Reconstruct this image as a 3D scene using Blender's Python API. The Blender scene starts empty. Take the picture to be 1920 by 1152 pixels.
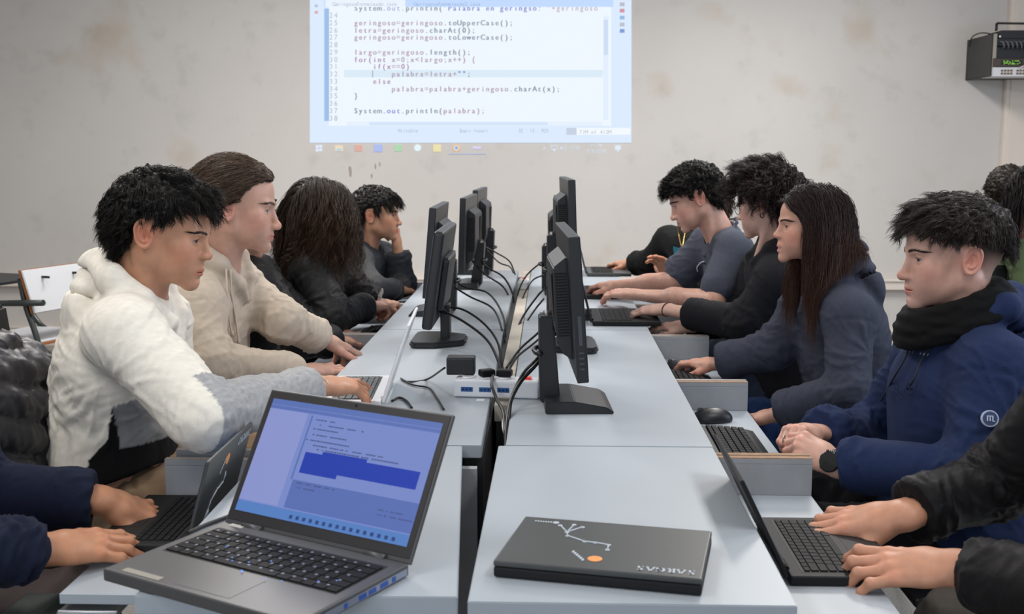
import bpy, bmesh, math, random
import numpy as np
from mathutils import Vector, Matrix

SC = bpy.context.scene
COL = SC.collection
# ------------------------------------------------------------ camera
F = 2100.0
CAMZ = 1.37
PITCH = math.atan((576 - 278) / F)
YAW = math.atan((1030 - 960) / F * math.cos(PITCH))
CAM = np.array([0.0, 0.0, CAMZ])
FW = np.array([-math.sin(YAW) * math.cos(PITCH), math.cos(YAW) * math.cos(PITCH), -math.sin(PITCH)])
RT = np.array([math.cos(YAW), math.sin(YAW), 0.0])
UP = np.cross(RT, FW)
cam = bpy.data.cameras.new('camera')
cam.sensor_width = 36.0
cam.lens = 36.0 * F / 1920.0
cam.clip_start = 0.05
cam.dof.use_dof = True
cam.dof.focus_distance = 2.75
cam.dof.aperture_fstop = 7.5
cam_o = bpy.data.objects.new('camera', cam)
COL.objects.link(cam_o)
cam_o.matrix_world = Matrix(((RT[0], UP[0], -FW[0], 0), (RT[1], UP[1], -FW[1], 0), (RT[2], UP[2], -FW[2], CAMZ), (0, 0, 0, 1)))
SC.camera = cam_o
SC.view_settings.view_transform = 'Standard'
SC.view_settings.look = 'None'
SC.view_settings.gamma = 1.0
SC.view_settings.use_curve_mapping = False
SC.view_settings.exposure = 0.0
# ------------------------------------------------------------ world + lights
w = bpy.data.worlds.new('world')
w.use_nodes = True
w.node_tree.nodes['Background'].inputs[0].default_value = (0.86, 0.90, 1.0, 1)
w.node_tree.nodes['Background'].inputs[1].default_value = 0.36
SC.world = w
def area(name, loc, aim, sx, sy, power, color):
    l = bpy.data.lights.new(name, 'AREA')
    l.shape = 'RECTANGLE'; l.size = sx; l.size_y = sy; l.energy = power; l.color = color
    o = bpy.data.objects.new(name, l); COL.objects.link(o)
    o.location = loc
    o.rotation_euler = (Vector(aim) - Vector(loc)).to_track_quat('-Z', 'Y').to_euler()
    return o
for i, (x, y) in enumerate(((-1.5, 1.2), (1.3, 1.2), (-1.5, 3.4), (1.3, 3.4), (-1.5, 5.5), (1.3, 5.5))):
    area('ceiling_lamp_light', (x, y, 2.86), (x, y, 0), 0.45, 1.3, 27 if y < 5 else 66, (1.0, 0.965, 0.93))
area('right_window_light', (3.9, 2.6, 1.75), (0, 3.0, 0.9), 3.6, 1.5, 70, (0.62, 0.78, 1.0))
area('rear_window_light', (-1.2, -2.6, 1.9), (-0.2, 3.5, 0.9), 3.6, 1.6, 60, (0.80, 0.90, 1.0))

# ------------------------------------------------------------ helpers: pixels to metres
def pt(px, py, Y=None, z=None):
    d = FW + RT * ((px - 960) / F) + UP * ((576 - py) / F)
    t = (Y / d[1]) if Y is not None else ((z - CAMZ) / d[2])
    return CAM + d * t
def nrm(v):
    v = np.asarray(v, float); return v / max(np.linalg.norm(v), 1e-9)
V3 = lambda *a: np.array(a, float)

# ------------------------------------------------------------ materials
def mat(name, col, rough=0.6, metal=0.0, bump=0.0, bscale=200.0, var=0.0, vscale=6.0, vcol=None, emit=None, spec=0.5, sss=0.0, coat=0.0, sheen=0.0, alpha=1.0, trans=0.0):
    m = bpy.data.materials.new(name); m.use_nodes = True
    nt = m.node_tree; b = nt.nodes['Principled BSDF']
    c4 = (col[0], col[1], col[2], 1)
    b.inputs['Base Color'].default_value = c4
    b.inputs['Roughness'].default_value = rough
    b.inputs['Metallic'].default_value = metal
    b.inputs['Specular IOR Level'].default_value = spec
    b.inputs['Coat Weight'].default_value = coat
    b.inputs['Sheen Weight'].default_value = sheen
    b.inputs['Transmission Weight'].default_value = trans
    b.inputs['Alpha'].default_value = alpha
    if sss:
        b.inputs['Subsurface Weight'].default_value = sss
        b.inputs['Subsurface Radius'].default_value = (1.0, 0.35, 0.2)
        b.inputs['Subsurface Scale'].default_value = 0.012
    src = None
    if vcol:
        a = nt.nodes.new('ShaderNodeAttribute'); a.attribute_name = vcol
        src = a.outputs['Color']
    if var:
        tc = nt.nodes.new('ShaderNodeTexCoord')
        n = nt.nodes.new('ShaderNodeTexNoise'); n.inputs['Scale'].default_value = vscale; n.inputs['Detail'].default_value = 6
        nt.links.new(tc.outputs['Object'], n.inputs['Vector'])
        mr = nt.nodes.new('ShaderNodeMapRange'); mr.inputs['From Min'].default_value = 0.3; mr.inputs['From Max'].default_value = 0.7
        mr.inputs['To Min'].default_value = 1 - var; mr.inputs['To Max'].default_value = 1 + var
        nt.links.new(n.outputs[0], mr.inputs['Value'])
        mx = nt.nodes.new('ShaderNodeVectorMath'); mx.operation = 'SCALE'
        if src: nt.links.new(src, mx.inputs[0])
        else: mx.inputs[0].default_value = col[:3]
        nt.links.new(mr.outputs[0], mx.inputs['Scale'])
        src = mx.outputs[0]
    if src: nt.links.new(src, b.inputs['Base Color'])
    if bump:
        tc = nt.nodes.new('ShaderNodeTexCoord')
        n = nt.nodes.new('ShaderNodeTexNoise'); n.inputs['Scale'].default_value = bscale; n.inputs['Detail'].default_value = 4
        nt.links.new(tc.outputs['Object'], n.inputs['Vector'])
        bp = nt.nodes.new('ShaderNodeBump'); bp.inputs['Strength'].default_value = bump; bp.inputs['Distance'].default_value = 0.002
        nt.links.new(n.outputs[0], bp.inputs['Height']); nt.links.new(bp.outputs[0], b.inputs['Normal'])
    if emit:
        b.inputs['Emission Color'].default_value = (emit[0], emit[1], emit[2], 1)
        b.inputs['Emission Strength'].default_value = emit[3]
    return m
def srgb(r, g, b):
    f = lambda c: ((c / 255 + 0.055) / 1.055) ** 2.4 if c > 10 else c / 255 / 12.92
    return (f(r), f(g), f(b))

# ------------------------------------------------------------ objects
def tag(o, label=None, cat=None, group=None, kind=None):
    if label: o['label'] = label
    if cat: o['category'] = cat
    if group: o['group'] = group
    if kind: o['kind'] = kind
    return o
def empty(name, loc, label, cat, group=None, rotz=0.0):
    o = bpy.data.objects.new(name, None); COL.objects.link(o)
    o.empty_display_size = 0.1
    o.location = loc; o.rotation_euler = (0, 0, rotz)
    return tag(o, label, cat, group)
def link_mesh(name, me, parent=None, mats=None):
    o = bpy.data.objects.new(name, me); COL.objects.link(o)
    for m in (mats or []): me.materials.append(m)
    if parent: o.parent = parent
    return o
def np_mesh(name, v, f, mats, parent=None, smooth=True, tint=None, midx=None, world_off=None):
    """v (n,3), f (m,k) index arrays -> mesh object"""
    v = np.asarray(v, np.float32); f = np.asarray(f, np.int32)
    if world_off is not None: v = v - np.asarray(world_off, np.float32)
    me = bpy.data.meshes.new(name)
    k = f.shape[1]
    me.vertices.add(len(v)); me.vertices.foreach_set('co', v.ravel())
    me.loops.add(f.size); me.loops.foreach_set('vertex_index', f.ravel())
    me.polygons.add(len(f)); me.polygons.foreach_set('loop_start', np.arange(0, f.size, k, dtype=np.int32))
    if smooth: me.polygons.foreach_set('use_smooth', np.ones(len(f), bool))
    if midx is not None: me.polygons.foreach_set('material_index', np.asarray(midx, np.int32))
    if tint is not None:
        a = me.color_attributes.new('tint', 'FLOAT_COLOR', 'POINT')
        c = np.ones((len(v), 4), np.float32); c[:, :3] = tint
        a.data.foreach_set('color', c.ravel())
    me.update(calc_edges=True)
    return link_mesh(name, me, parent, mats)

class MB:
    """collects shapes in one bmesh"""
    def __init__(s): s.bm = bmesh.new(); s.mi = 0
    def _x(s, vs, M):
        bmesh.ops.transform(s.bm, matrix=M, verts=vs)
    def box(s, x0, x1, y0, y1, z0, z1, bev=0.0, M=None, seg=2):
        b = bmesh.new()
        bmesh.ops.create_cube(b, size=1)
        bmesh.ops.transform(b, matrix=Matrix.Translation(((x0+x1)/2, (y0+y1)/2, (z0+z1)/2)) @ Matrix.Diagonal((x1-x0, y1-y0, z1-z0, 1)), verts=b.verts)
        if bev: bmesh.ops.bevel(b, geom=b.edges[:], offset=bev, segments=seg, affect='EDGES', profile=0.6)
        return s._merge(b, M)
    def _merge(s, b, M=None, smooth=False):
        if M is not None: bmesh.ops.transform(b, matrix=M, verts=b.verts)
        mp = {}
        for v in b.verts: mp[v] = s.bm.verts.new(v.co)
        for f in b.faces:
            try: g = s.bm.faces.new([mp[v] for v in f.verts]); g.material_index = s.mi; g.smooth = smooth or f.smooth
            except ValueError: pass
        b.free(); return s
    def cyl(s, c, r, h, axis='Z', r2=None, seg=24, M=None, bev=0.0):
        b = bmesh.new()
        bmesh.ops.create_cone(b, cap_ends=True, segments=seg, radius1=r, radius2=r if r2 is None else r2, depth=h)
        if bev: bmesh.ops.bevel(b, geom=[e for e in b.edges if len(e.link_faces) == 2 and (len(e.link_faces[0].verts) > 4 or len(e.link_faces[1].verts) > 4)], offset=bev, segments=2, affect='EDGES')
        for f in b.faces: f.smooth = len(f.verts) <= 4
        R = {'Z': Matrix(), 'X': Matrix.Rotation(math.pi/2, 4, 'Y'), 'Y': Matrix.Rotation(math.pi/2, 4, 'X')}[axis]
        bmesh.ops.transform(b, matrix=Matrix.Translation(c) @ R, verts=b.verts)
        return s._merge(b, M)
    def sphere(s, c, r, sc=(1, 1, 1), M=None, u=20, v=12):
        b = bmesh.new(); bmesh.ops.create_uvsphere(b, u_segments=u, v_segments=v, radius=r)
        bmesh.ops.transform(b, matrix=Matrix.Translation(c) @ Matrix.Diagonal((*sc, 1)), verts=b.verts)
        return s._merge(b, M, True)
    def prism(s, pts, x0, x1, axis='X', M=None, bev=0.0):
        """polygon pts (a,b) extruded along axis"""
        b = bmesh.new()
        def mk(a, c, t): return {'X': (t, a, c), 'Y': (a, t, c), 'Z': (a, c, t)}[axis]
        v0 = [b.verts.new(mk(a, c, x0)) for a, c in pts]; v1 = [b.verts.new(mk(a, c, x1)) for a, c in pts]
        b.faces.new(v0); b.faces.new(v1[::-1])
        n = len(pts)
        for i in range(n): b.faces.new((v0[i], v0[(i+1) % n], v1[(i+1) % n], v1[i]))
        bmesh.ops.recalc_face_normals(b, faces=b.faces)
        if bev: bmesh.ops.bevel(b, geom=b.edges[:], offset=bev, segments=2, affect='EDGES')
        return s._merge(b, M)
    def tube(s, path, r, seg=8, M=None, closed=False):
        v, f = tube_arrays(np.array(path, float), r, seg, closed)
        b = bmesh.new(); vs = [b.verts.new(p) for p in v]
        for q in f: 
            g = b.faces.new([vs[i] for i in q]); g.smooth = True
        if not closed:
            b.faces.new([vs[i] for i in range(seg)][::-1]); b.faces.new([vs[len(v)-seg+i] for i in range(seg)])
        return s._merge(b, M)
    def build(s, name, mats, parent=None, M=None):
        me = bpy.data.meshes.new(name)
        bmesh.ops.recalc_face_normals(s.bm, faces=s.bm.faces)
        if M is not None: bmesh.ops.transform(s.bm, matrix=M, verts=s.bm.verts)
        s.bm.to_mesh(me); s.bm.free()
        return link_mesh(name, me, parent, mats if isinstance(mats, (list, tuple)) else [mats])
def spline(pts, n=8, closed=False):
    """catmull-rom through pts"""
    P = [np.array(p, float) for p in pts]
    if closed: P = [P[-1]] + P + [P[0], P[1]]
    else: P = [2*P[0]-P[1]] + P + [2*P[-1]-P[-2]]
    out = []
    for i in range(1, len(P)-2):
        for k in range(n):
            t = k/n; a, b, c, d = P[i-1:i+3]
            out.append(0.5*((2*b)+(-a+c)*t+(2*a-5*b+4*c-d)*t*t+(-a+3*b-3*c+d)*t**3))
    if not closed: out.append(P[-2])
    return np.array(out)
def tube_arrays(path, r, seg=8, closed=False):
    n = len(path); rr = np.ones(n)*r if np.isscalar(r) else np.asarray(r)
    T = np.gradient(path, axis=0); 
    if closed: T = np.roll(path, -1, 0) - np.roll(path, 1, 0)
    T /= np.linalg.norm(T, axis=1)[:, None] + 1e-12
    u = np.cross(T[0], [0.3, 0.5, 0.81]); u /= np.linalg.norm(u)
    v = []
    for i in range(n):
        u = u - T[i]*np.dot(u, T[i]); u /= np.linalg.norm(u)+1e-12
        w_ = np.cross(T[i], u)
        for k in range(seg):
            a = 2*math.pi*k/seg; v.append(path[i] + rr[i]*(math.cos(a)*u + math.sin(a)*w_))
    f = []
    for i in range(n if closed else n-1):
        j = (i+1) % n
        for k in range(seg): f.append((i*seg+k, i*seg+(k+1) % seg, j*seg+(k+1) % seg, j*seg+k))
    return np.array(v), f

# ------------------------------------------------------------ signed distance modelling
def smin(a, b, k):
    h = np.clip(0.5+0.5*(b-a)/k, 0, 1); return b*(1-h)+a*h-k*h*(1-h)
def smax(a, b, k): return -smin(-a, -b, k)
def sph(p, c, r): return np.linalg.norm(p-np.asarray(c, np.float32), axis=1)-r
def ell(p, c, r, M=None):
    q = p-np.asarray(c, np.float32)
    if M is not None: q = q @ np.asarray(M, np.float32)   # columns of M = local axes
    r = np.asarray(r, np.float32)
    k0 = np.linalg.norm(q/r, axis=1); k1 = np.linalg.norm(q/(r*r), axis=1)
    return np.where(k0 < 1e-6, -r.min(), k0*(k0-1)/np.maximum(k1, 1e-6))
def seg_t(p, a, b):
    a = np.asarray(a, np.float32); b = np.asarray(b, np.float32); d = b-a
    t = np.clip(((p-a) @ d)/max(float(d @ d), 1e-12), 0, 1)
    return t, np.linalg.norm(p-a-t[:, None]*d, axis=1)
def cap(p, a, b, ra, rb=None):
    rb = ra if rb is None else rb
    t, d = seg_t(p, a, b); return d-(ra+(rb-ra)*t)
def ecap(p, a, b, ra, rb, side, flat):
    """capsule flattened by factor flat along unit vector side"""
    a = np.asarray(a, np.float32); b = np.asarray(b, np.float32); side = np.asarray(nrm(side), np.float32)
    S = lambda q: q+np.outer(q @ side, side)*(1/flat-1)
    d = b-a; q = p-a
    t = np.clip((q @ d)/max(float(d @ d), 1e-12), 0, 1)
    e = q-t[:, None]*d
    s_ = (e @ side); perp = e-np.outer(s_, side)
    r = ra+(rb-ra)*t
    L = np.sqrt((s_/flat)**2+(perp**2).sum(1)+1e-12)
    return (L-r)*np.where(L > 0, np.sqrt((s_**2+(perp**2).sum(1)+1e-12))/L, 1.0)
def sdf_mesh(fn, lo, hi, vox, blk=8):
    lo = np.asarray(lo, float); hi = np.asarray(hi, float)
    nb = np.ceil((hi-lo)/(vox*blk)).astype(int)
    n = nb*blk+1
    g = [np.arange(k)*blk*vox+blk*vox/2 for k in nb]
    C = np.stack(np.meshgrid(*g, indexing='ij'), -1).reshape(-1, 3)+lo
    d = fn(C.astype(np.float32))
    act = np.nonzero(np.abs(d) < blk*vox*1.15)[0]
    bi = np.stack(np.unravel_index(act, nb), -1)
    D = np.full(n, 1.0, np.float32)
    # blocks known to be inside
    ins = np.repeat(np.repeat(np.repeat((d < 0).reshape(nb), blk, 0), blk, 1), blk, 2)
    D[:-1, :-1, :-1][ins] = -1.0
    o = np.arange(blk+1)
    O = np.stack(np.meshgrid(o, o, o, indexing='ij'), -1).reshape(-1, 3)
    step = max(1, 400000//len(O))
    for s in range(0, len(bi), step):
        I = (bi[s:s+step, None, :]*blk+O[None]).reshape(-1, 3)
        D[I[:, 0], I[:, 1], I[:, 2]] = fn((I*vox+lo).astype(np.float32))
    return surf_nets(D, lo, vox)
def surf_nets(D, lo, vox):
    nx, ny, nz = D.shape; N = nx*ny*nz; st = (ny*nz, nz, 1)
    I = D < 0; pid = []; pos = []; quads = []
    for ax in range(3):
        s0 = [slice(None)]*3; s1 = [slice(None)]*3; s0[ax] = slice(0, -1); s1[ax] = slice(1, None)
        cr = I[tuple(s0)] != I[tuple(s1)]
        ix = np.stack(np.nonzero(cr), -1)
        o1, o2 = [k for k in range(3) if k != ax]
        ok = (ix[:, o1] > 0) & (ix[:, o2] > 0) & (ix[:, o1] < D.shape[o1]-1) & (ix[:, o2] < D.shape[o2]-1)
        ix = ix[ok]
        if not len(ix): continue
        jx = ix.copy(); jx[:, ax] += 1
        a = D[ix[:, 0], ix[:, 1], ix[:, 2]]; b = D[jx[:, 0], jx[:, 1], jx[:, 2]]
        t = np.clip(a/(a-b+1e-12), 0.02, 0.98)
        P = ix.astype(float); P[:, ax] += t
        base = ix[:, 0]*st[0]+ix[:, 1]*st[1]+ix[:, 2]
        c = [base-st[o1]-st[o2], base-st[o2], base, base-st[o1]]
        for q in c: pid.append(q); pos.append(P)
        Q = np.stack(c, 1)
        flip = (a < 0) if ax != 1 else (a > 0)
        Q[~flip] = Q[~flip][:, ::-1]
        quads.append(Q)
    pid = np.concatenate(pid); pos = np.concatenate(pos); quads = np.concatenate(quads)
    u, inv = np.unique(pid, return_inverse=True)
    cnt = np.bincount(inv); V = np.stack([np.bincount(inv, pos[:, k])/cnt for k in range(3)], 1)
    return V*vox+lo, np.searchsorted(u, quads)
def vnormals(v, f):
    n = np.zeros_like(v); fn = np.cross(v[f[:, 2]]-v[f[:, 0]], v[f[:, 3]]-v[f[:, 1]])
    for k in range(4):
        for c in range(3): n[:, c] += np.bincount(f[:, k], fn[:, c], minlength=len(v))
    return n/(np.linalg.norm(n, axis=1)[:, None]+1e-12)
def smooth_v(v, f, it=1, lam=0.5):
    e = np.concatenate([f[:, [0, 1]], f[:, [1, 2]], f[:, [2, 3]], f[:, [3, 0]]])
    c = np.bincount(e[:, 0], minlength=len(v))+np.bincount(e[:, 1], minlength=len(v)); c = np.maximum(c, 1)
    for _ in range(it):
        s = np.stack([np.bincount(e[:, 0], v[e[:, 1], k], minlength=len(v))+np.bincount(e[:, 1], v[e[:, 0], k], minlength=len(v)) for k in range(3)], 1)
        v = v*(1-lam)+lam*s/c[:, None]
    return v
_nr = np.random.RandomState(7)
_ND = _nr.normal(size=(3, 12, 3)); _ND /= np.linalg.norm(_ND, axis=2)[:, :, None]; _NP = _nr.uniform(0, 6.28, (3, 12))
def noise(p, f, seed=0):
    """cheap smooth noise, about -1..1, feature size 1/f metres"""
    s = 0
    for o in range(3):
        q = p*f*(1.9**o)+seed*3.17
        s = s+np.sin(q @ _ND[o].T*4.0*(1+0.12*np.arange(12))+_NP[o]+seed).sum(1)*(0.55**o)
    return s/5.0
# ------------------------------------------------------------ room shell
def wall_material():
    m = mat('wall_paint', srgb(203, 199, 195), .75, bump=.25, bscale=60, spec=.2)
    nt = m.node_tree; b = nt.nodes['Principled BSDF']
    tc = nt.nodes.new('ShaderNodeTexCoord')
    def nz(sc, det, lo, hi, a, bb):
        n = nt.nodes.new('ShaderNodeTexNoise'); n.inputs['Scale'].default_value = sc; n.inputs['Detail'].default_value = det
        nt.links.new(tc.outputs['Object'], n.inputs['Vector'])
        r = nt.nodes.new('ShaderNodeMapRange'); r.inputs['From Min'].default_value = lo; r.inputs['From Max'].default_value = hi
        r.inputs['To Min'].default_value = a; r.inputs['To Max'].default_value = bb
        nt.links.new(n.outputs[0], r.inputs['Value']); return r.outputs[0]
    big = nz(.9, 4, .3, .7, .93, 1.04); sm = nz(7, 8, .30, .42, .93, 1.0); st = nz(2.2, 6, .60, .75, 1.0, .86)
    mu = nt.nodes.new('ShaderNodeMath'); mu.operation = 'MULTIPLY'; nt.links.new(big, mu.inputs[0]); nt.links.new(sm, mu.inputs[1])
    mx = nt.nodes.new('ShaderNodeVectorMath'); mx.operation = 'SCALE'; mx.inputs[0].default_value = srgb(203, 199, 195); nt.links.new(mu.outputs[0], mx.inputs['Scale'])
    # yellowish stains
    mix = nt.nodes.new('ShaderNodeMixRGB'); mix.blend_type = 'MULTIPLY'
    nt.links.new(mx.outputs[0], mix.inputs[1]); mix.inputs[2].default_value = (*srgb(240, 230, 214), 1)
    inv = nt.nodes.new('ShaderNodeMath'); inv.operation = 'SUBTRACT'; inv.inputs[0].default_value = 1.0; nt.links.new(st, inv.inputs[1])
    mul = nt.nodes.new('ShaderNodeMath'); mul.operation = 'MULTIPLY'; nt.links.new(inv.outputs[0], mul.inputs[0]); mul.inputs[1].default_value = 5.0
    nt.links.new(mul.outputs[0], mix.inputs[0])
    nt.links.new(mix.outputs[0], b.inputs['Base Color'])
    return m
WALL = wall_material()
CREAM = mat('cream_plastic', srgb(222, 212, 202), .5, var=.04, vscale=3)
FLOORM = mat('terrazzo', srgb(150, 146, 140), .4, var=.28, vscale=140)
CEILM = mat('ceiling_paint', srgb(225, 224, 220), .8)
WALL_Y = 7.65
def struct(name, mb, m):
    o = mb.build(name, m); o['kind'] = 'structure'; return o
mb = MB(); mb.box(-4.6, 4.2, -3.2, WALL_Y+.15, -.1, 0); struct('floor', mb, FLOORM)
mb = MB(); mb.box(-4.6, 4.2, WALL_Y, WALL_Y+.15, 0, 3.0); struct('wall_far', mb, WALL)
mb = MB(); mb.box(-4.75, -4.6, -3.2, WALL_Y+.15, 0, 3.0); struct('wall_left', mb, WALL)
mb = MB(); mb.box(4.2, 4.35, -3.2, WALL_Y+.15, 0, 3.0); struct('wall_right', mb, WALL)
mb = MB(); mb.box(-4.6, 4.2, -3.2, WALL_Y+.15, 3.0, 3.1); struct('ceiling', mb, CEILM)
# cable ducts along the far wall
mb = MB(); mb.box(-4.6, 4.2, WALL_Y-.055, WALL_Y, .42, .485, bev=.004); mb.box(-4.6, 4.2, WALL_Y-.070, WALL_Y, .478, .492, bev=.003); struct('trim_1', mb, CREAM)
mb = MB(); mb.box(-4.6, 4.2, WALL_Y-.045, WALL_Y, .0, .130, bev=.004)
mb.box(-4.6, 4.2, WALL_Y-.052, WALL_Y, .125, .138, bev=.003); struct('baseboard_far', mb, CREAM)
mb = MB(); mb.box(3.005, 3.255, WALL_Y-.05, WALL_Y, .5, 3.0, bev=.006); mb.box(3.03, 3.23, WALL_Y-.062, WALL_Y-.04, .5, 3.0, bev=.004); struct('trim_2', mb, CREAM)
# marks on the wall below the projection
scuff = mat('scuff', srgb(158, 150, 142), .8)

# ------------------------------------------------------------ lettering
_G = {}
def glyph(ch):
    if ch in _G: return _G[ch]
    c = bpy.data.curves.new('tmp', 'FONT'); c.body = ch; c.size = 1.0; c.resolution_u = 3
    o = bpy.data.objects.new('tmp', c); COL.objects.link(o)
    bpy.context.view_layer.update()
    me = bpy.data.meshes.new_from_object(o.evaluated_get(bpy.context.evaluated_depsgraph_get()))
    v = np.array([tuple(q.co)[:2] for q in me.vertices]) if len(me.vertices) else np.zeros((0, 2))
    f = [tuple(p.vertices) for p in me.polygons]
    if len(v) and ch not in ',.;:"\'_-=+<>^': pass
    bpy.data.objects.remove(o); bpy.data.meshes.remove(me); bpy.data.curves.remove(c)
    if len(v): v[:, 0] -= (v[:, 0].min()+v[:, 0].max())/2
    _G[ch] = (v, f); return _G[ch]
def text_mesh(txt, adv, h, wx, fn, mb=None, bold=0.0):
    """fixed-pitch text; fn(x,y)->3D point; baseline at y=0, first char centred at adv/2"""
    mb = mb or MB()
    for i, ch in enumerate(txt):
        if ch == ' ': continue
        v, f = glyph(ch)
        w0 = (v[:, 0].max()-v[:, 0].min()) if len(v) else 1
        k = wx*min(1.0, 0.62/max(w0, .01)) if ch in 'mMwW@' else wx
        for dx in ((0,) if not bold else (-bold, bold)):
            vs = [mb.bm.verts.new(fn((i+.5)*adv+a[0]*h*k+dx, a[1]*h)) for a in v]
            for q in f:
                try: mb.bm.faces.new([vs[j] for j in q])
                except ValueError: pass
    return mb

# ------------------------------------------------------------ projection on the far wall
def projection():
    PY = WALL_Y-.004
    def E(name, r, g, b, s=1.0):
        m = mat(name, (0, 0, 0), 1.0, spec=0.0, emit=(*srgb(r, g, b), s)); return m
    def W(px, py, k=0): q = pt(px, py, Y=PY-k*.0012); return q
    root = empty('projected_image', tuple(W(880, 292)), 'bright projected code editor window on the far wall above the desks', 'projection')
    off = np.array(root.location)
    def quad(name, x0, y0, x1, y1, m, k, parent=root):
        mb = MB(); a, b, c, d = W(x0, y0, k), W(x1, y0, k), W(x1, y1, k), W(x0, y1, k)
        vs = [mb.bm.verts.new(q-off) for q in (a, b, c, d)]; mb.bm.faces.new(vs)
        vs2 = [mb.bm.verts.new(q-off+V3(0, .0008, 0)) for q in (a, b, c, d)]
        for i in range(4): mb.bm.faces.new((vs[i], vs2[i], vs2[(i+1) % 4], vs[(i+1) % 4]))
        return mb.build(name, m, parent)
    def text(txt, x, y, adv, h, m, k=3, name='code_text', bold=.0):
        mb = text_mesh(txt, adv, h, .95, lambda a, b: W(x+a, y-b, k)-off, bold=bold)
        return mb.build(name, m, root)
    quad('window_frame', 581, -52, 1184, 268, E('glow_frame', 221, 236, 255), 0)
    quad('editor_page', 616, 12, 1146, 236, E('glow_page', 240, 248, 255), 1)
    quad('editor_margin', 608, 16, 617, 227, E('glow_margin', 160, 192, 236), 2)
    quad('tab_strip', 608, -8, 1150, 13, E('glow_tabs', 196, 220, 255), 1.5)
    quad('active_tab', 610, -6, 760, 13, E('glow_tab2', 236, 244, 255), 2)
    quad('current_line', 645, 131, 1130, 145, E('glow_line', 220, 236, 248), 2)
    quad('scroll_track', 1131, 30, 1141, 225, E('glow_tr', 228, 240, 255), 2); quad('scroll_thumb', 1132, 37, 1140, 103, E('glow_th', 208, 222, 244), 2.5)
    quad('scroll_track', 650, 228, 1130, 236, E('glow_tr2', 232, 242, 255), 2); quad('scroll_thumb', 692, 229, 1027, 235, E('glow_th2', 214, 230, 250), 2.5)
    quad('status_box', 1062, 240, 1182, 253, E('glow_sb', 244, 250, 255), 2); quad('status_box', 1062, 240, 1081, 253, E('glow_sb2', 200, 210, 228), 2.5)
    num = E('glow_num', 176, 186, 204); cd = E('glow_code', 128, 138, 158); vr = E('glow_var', 176, 150, 172); kw = E('glow_kw', 170, 130, 170); st = E('glow_str', 120, 130, 210)
    A = 8.82
    rows = {24: 29, 25: 43, 26: 57, 27: 70, 28: 84, 29: 98, 30: 112, 31: 125, 32: 139, 33: 153, 34: 167, 35: 180, 36: 194, 37: 208, 38: 222}
    for n, y in rows.items(): text(str(n), 616, y+4.5, 9.2, 14, num, name='line_number')
    lines = [(43, [(0, 'geringoso=geringoso', vr), (19, '.toUpperCase();', cd)]), (57, [(0, 'letra=geringoso', vr), (15, '.charAt(0);', cd)]),
             (70, [(0, 'geringoso=geringoso', vr), (19, '.toLowerCase();', cd)]), (98, [(0, 'largo=geringoso', vr), (15, '.length();', cd)]),
             (112, [(0, 'for(int', kw), (8, 'x=0;x<largo;x++) {', vr)]), (125, [(4, 'if(x==0)', kw)]), (139, [(8, 'palabra=letra+', vr), (22, '""', st), (24, ';', cd)]),
             (153, [(4, 'else', kw)]), (167, [(8, 'palabra=palabra+geringoso', vr), (33, '.charAt(x);', cd)]), (180, [(0, '}', cd)]),
             (208, [(0, 'System.', cd), (7, 'out', st), (10, '.println(', cd), (19, 'palabra);', vr)])]
    for y, ps in lines:
        for c, t, m in ps: text(t, 663+c*A, y+4.5, A, 14, m, bold=.35)
    text('System.', 663, 20, A, 14, cd, 1.2, bold=.35); text('out', 663+7*A, 20, A, 14, st, 1.2); text('.println(', 663+10*A, 20, A, 14, cd, 1.2, bold=.35)
    text('"Palabra en geringso: "', 663+19*A, 20, A, 14, st, 1.2, bold=.35); text('+geringoso', 663+42*A, 20, A, 14, vr, 1.2)
    quad('cursor', 698, 132, 699.2, 145, cd, 3)
    sm = E('glow_small', 172, 182, 200)
    text('GeringosoFormateado.java', 624, 11, 5.0, 10, sm, 3, 'tab_text'); text('GeringosoFormateado2.java', 776, 11, 5.0, 10, E('glow_small2', 150, 176, 216), 3, 'tab_text')
    text('Writable', 746, 248.5, 4.7, 9.5, sm, 3, 'status_text'); text('Smart Insert', 861, 248.5, 4.5, 9.5, sm, 3, 'status_text'); text('32 : 13 : 923', 972, 248.5, 4.3, 9.5, sm, 3, 'status_text')
    text('71M of 412M', 1086, 251, 5.5, 10, sm, 3, 'status_text')
    for y, c in ((8, (190, 190, 205)), (20, (215, 150, 165)), (33, (150, 190, 225)), (46, (190, 195, 205)), (58, (130, 160, 215))):
        quad('side_icon', 1162, y-3.5, 1171, y+3.5, E('glow_icon', *c), 2)
    for y, c in ((11, (190, 195, 215)), (23, (225, 170, 170))): quad('side_icon', 590, y-2.5, 596, y+2.5, E('glow_icon', *c), 2)
    # faint task bar: only its light parts add light to the wall
    wht = E('glow_white', 226, 236, 252)
    for a, b in ((592, 272.5), (598.5, 272)): quad('task_icon', a, b, a+5.4, b+5.6, wht, 0); quad('task_icon', a, b+6.4, a+5.4, b+12, wht, 0)
    def disc(x, y, r, c, k=0):
        m = E('glow_disc', *c); mb = MB(); vs = [mb.bm.verts.new(W(x+r*math.cos(a), y+r*math.sin(a), k)-off) for a in np.linspace(0, 2*math.pi, 20, endpoint=False)]; mb.bm.faces.new(vs); return mb.build('task_icon', m, root)
    quad('task_icon', 628, 273, 643, 284, E('glow_fold', 236, 222, 190), 0); quad('task_icon', 631, 279, 640, 283, E('glow_fold2', 180, 210, 236), 1)
    quad('task_icon', 665, 272, 679, 284, E('glow_r', 224, 176, 164), 0); quad('task_icon', 701, 271, 717, 285, E('glow_b', 178, 192, 240), 0)
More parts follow.
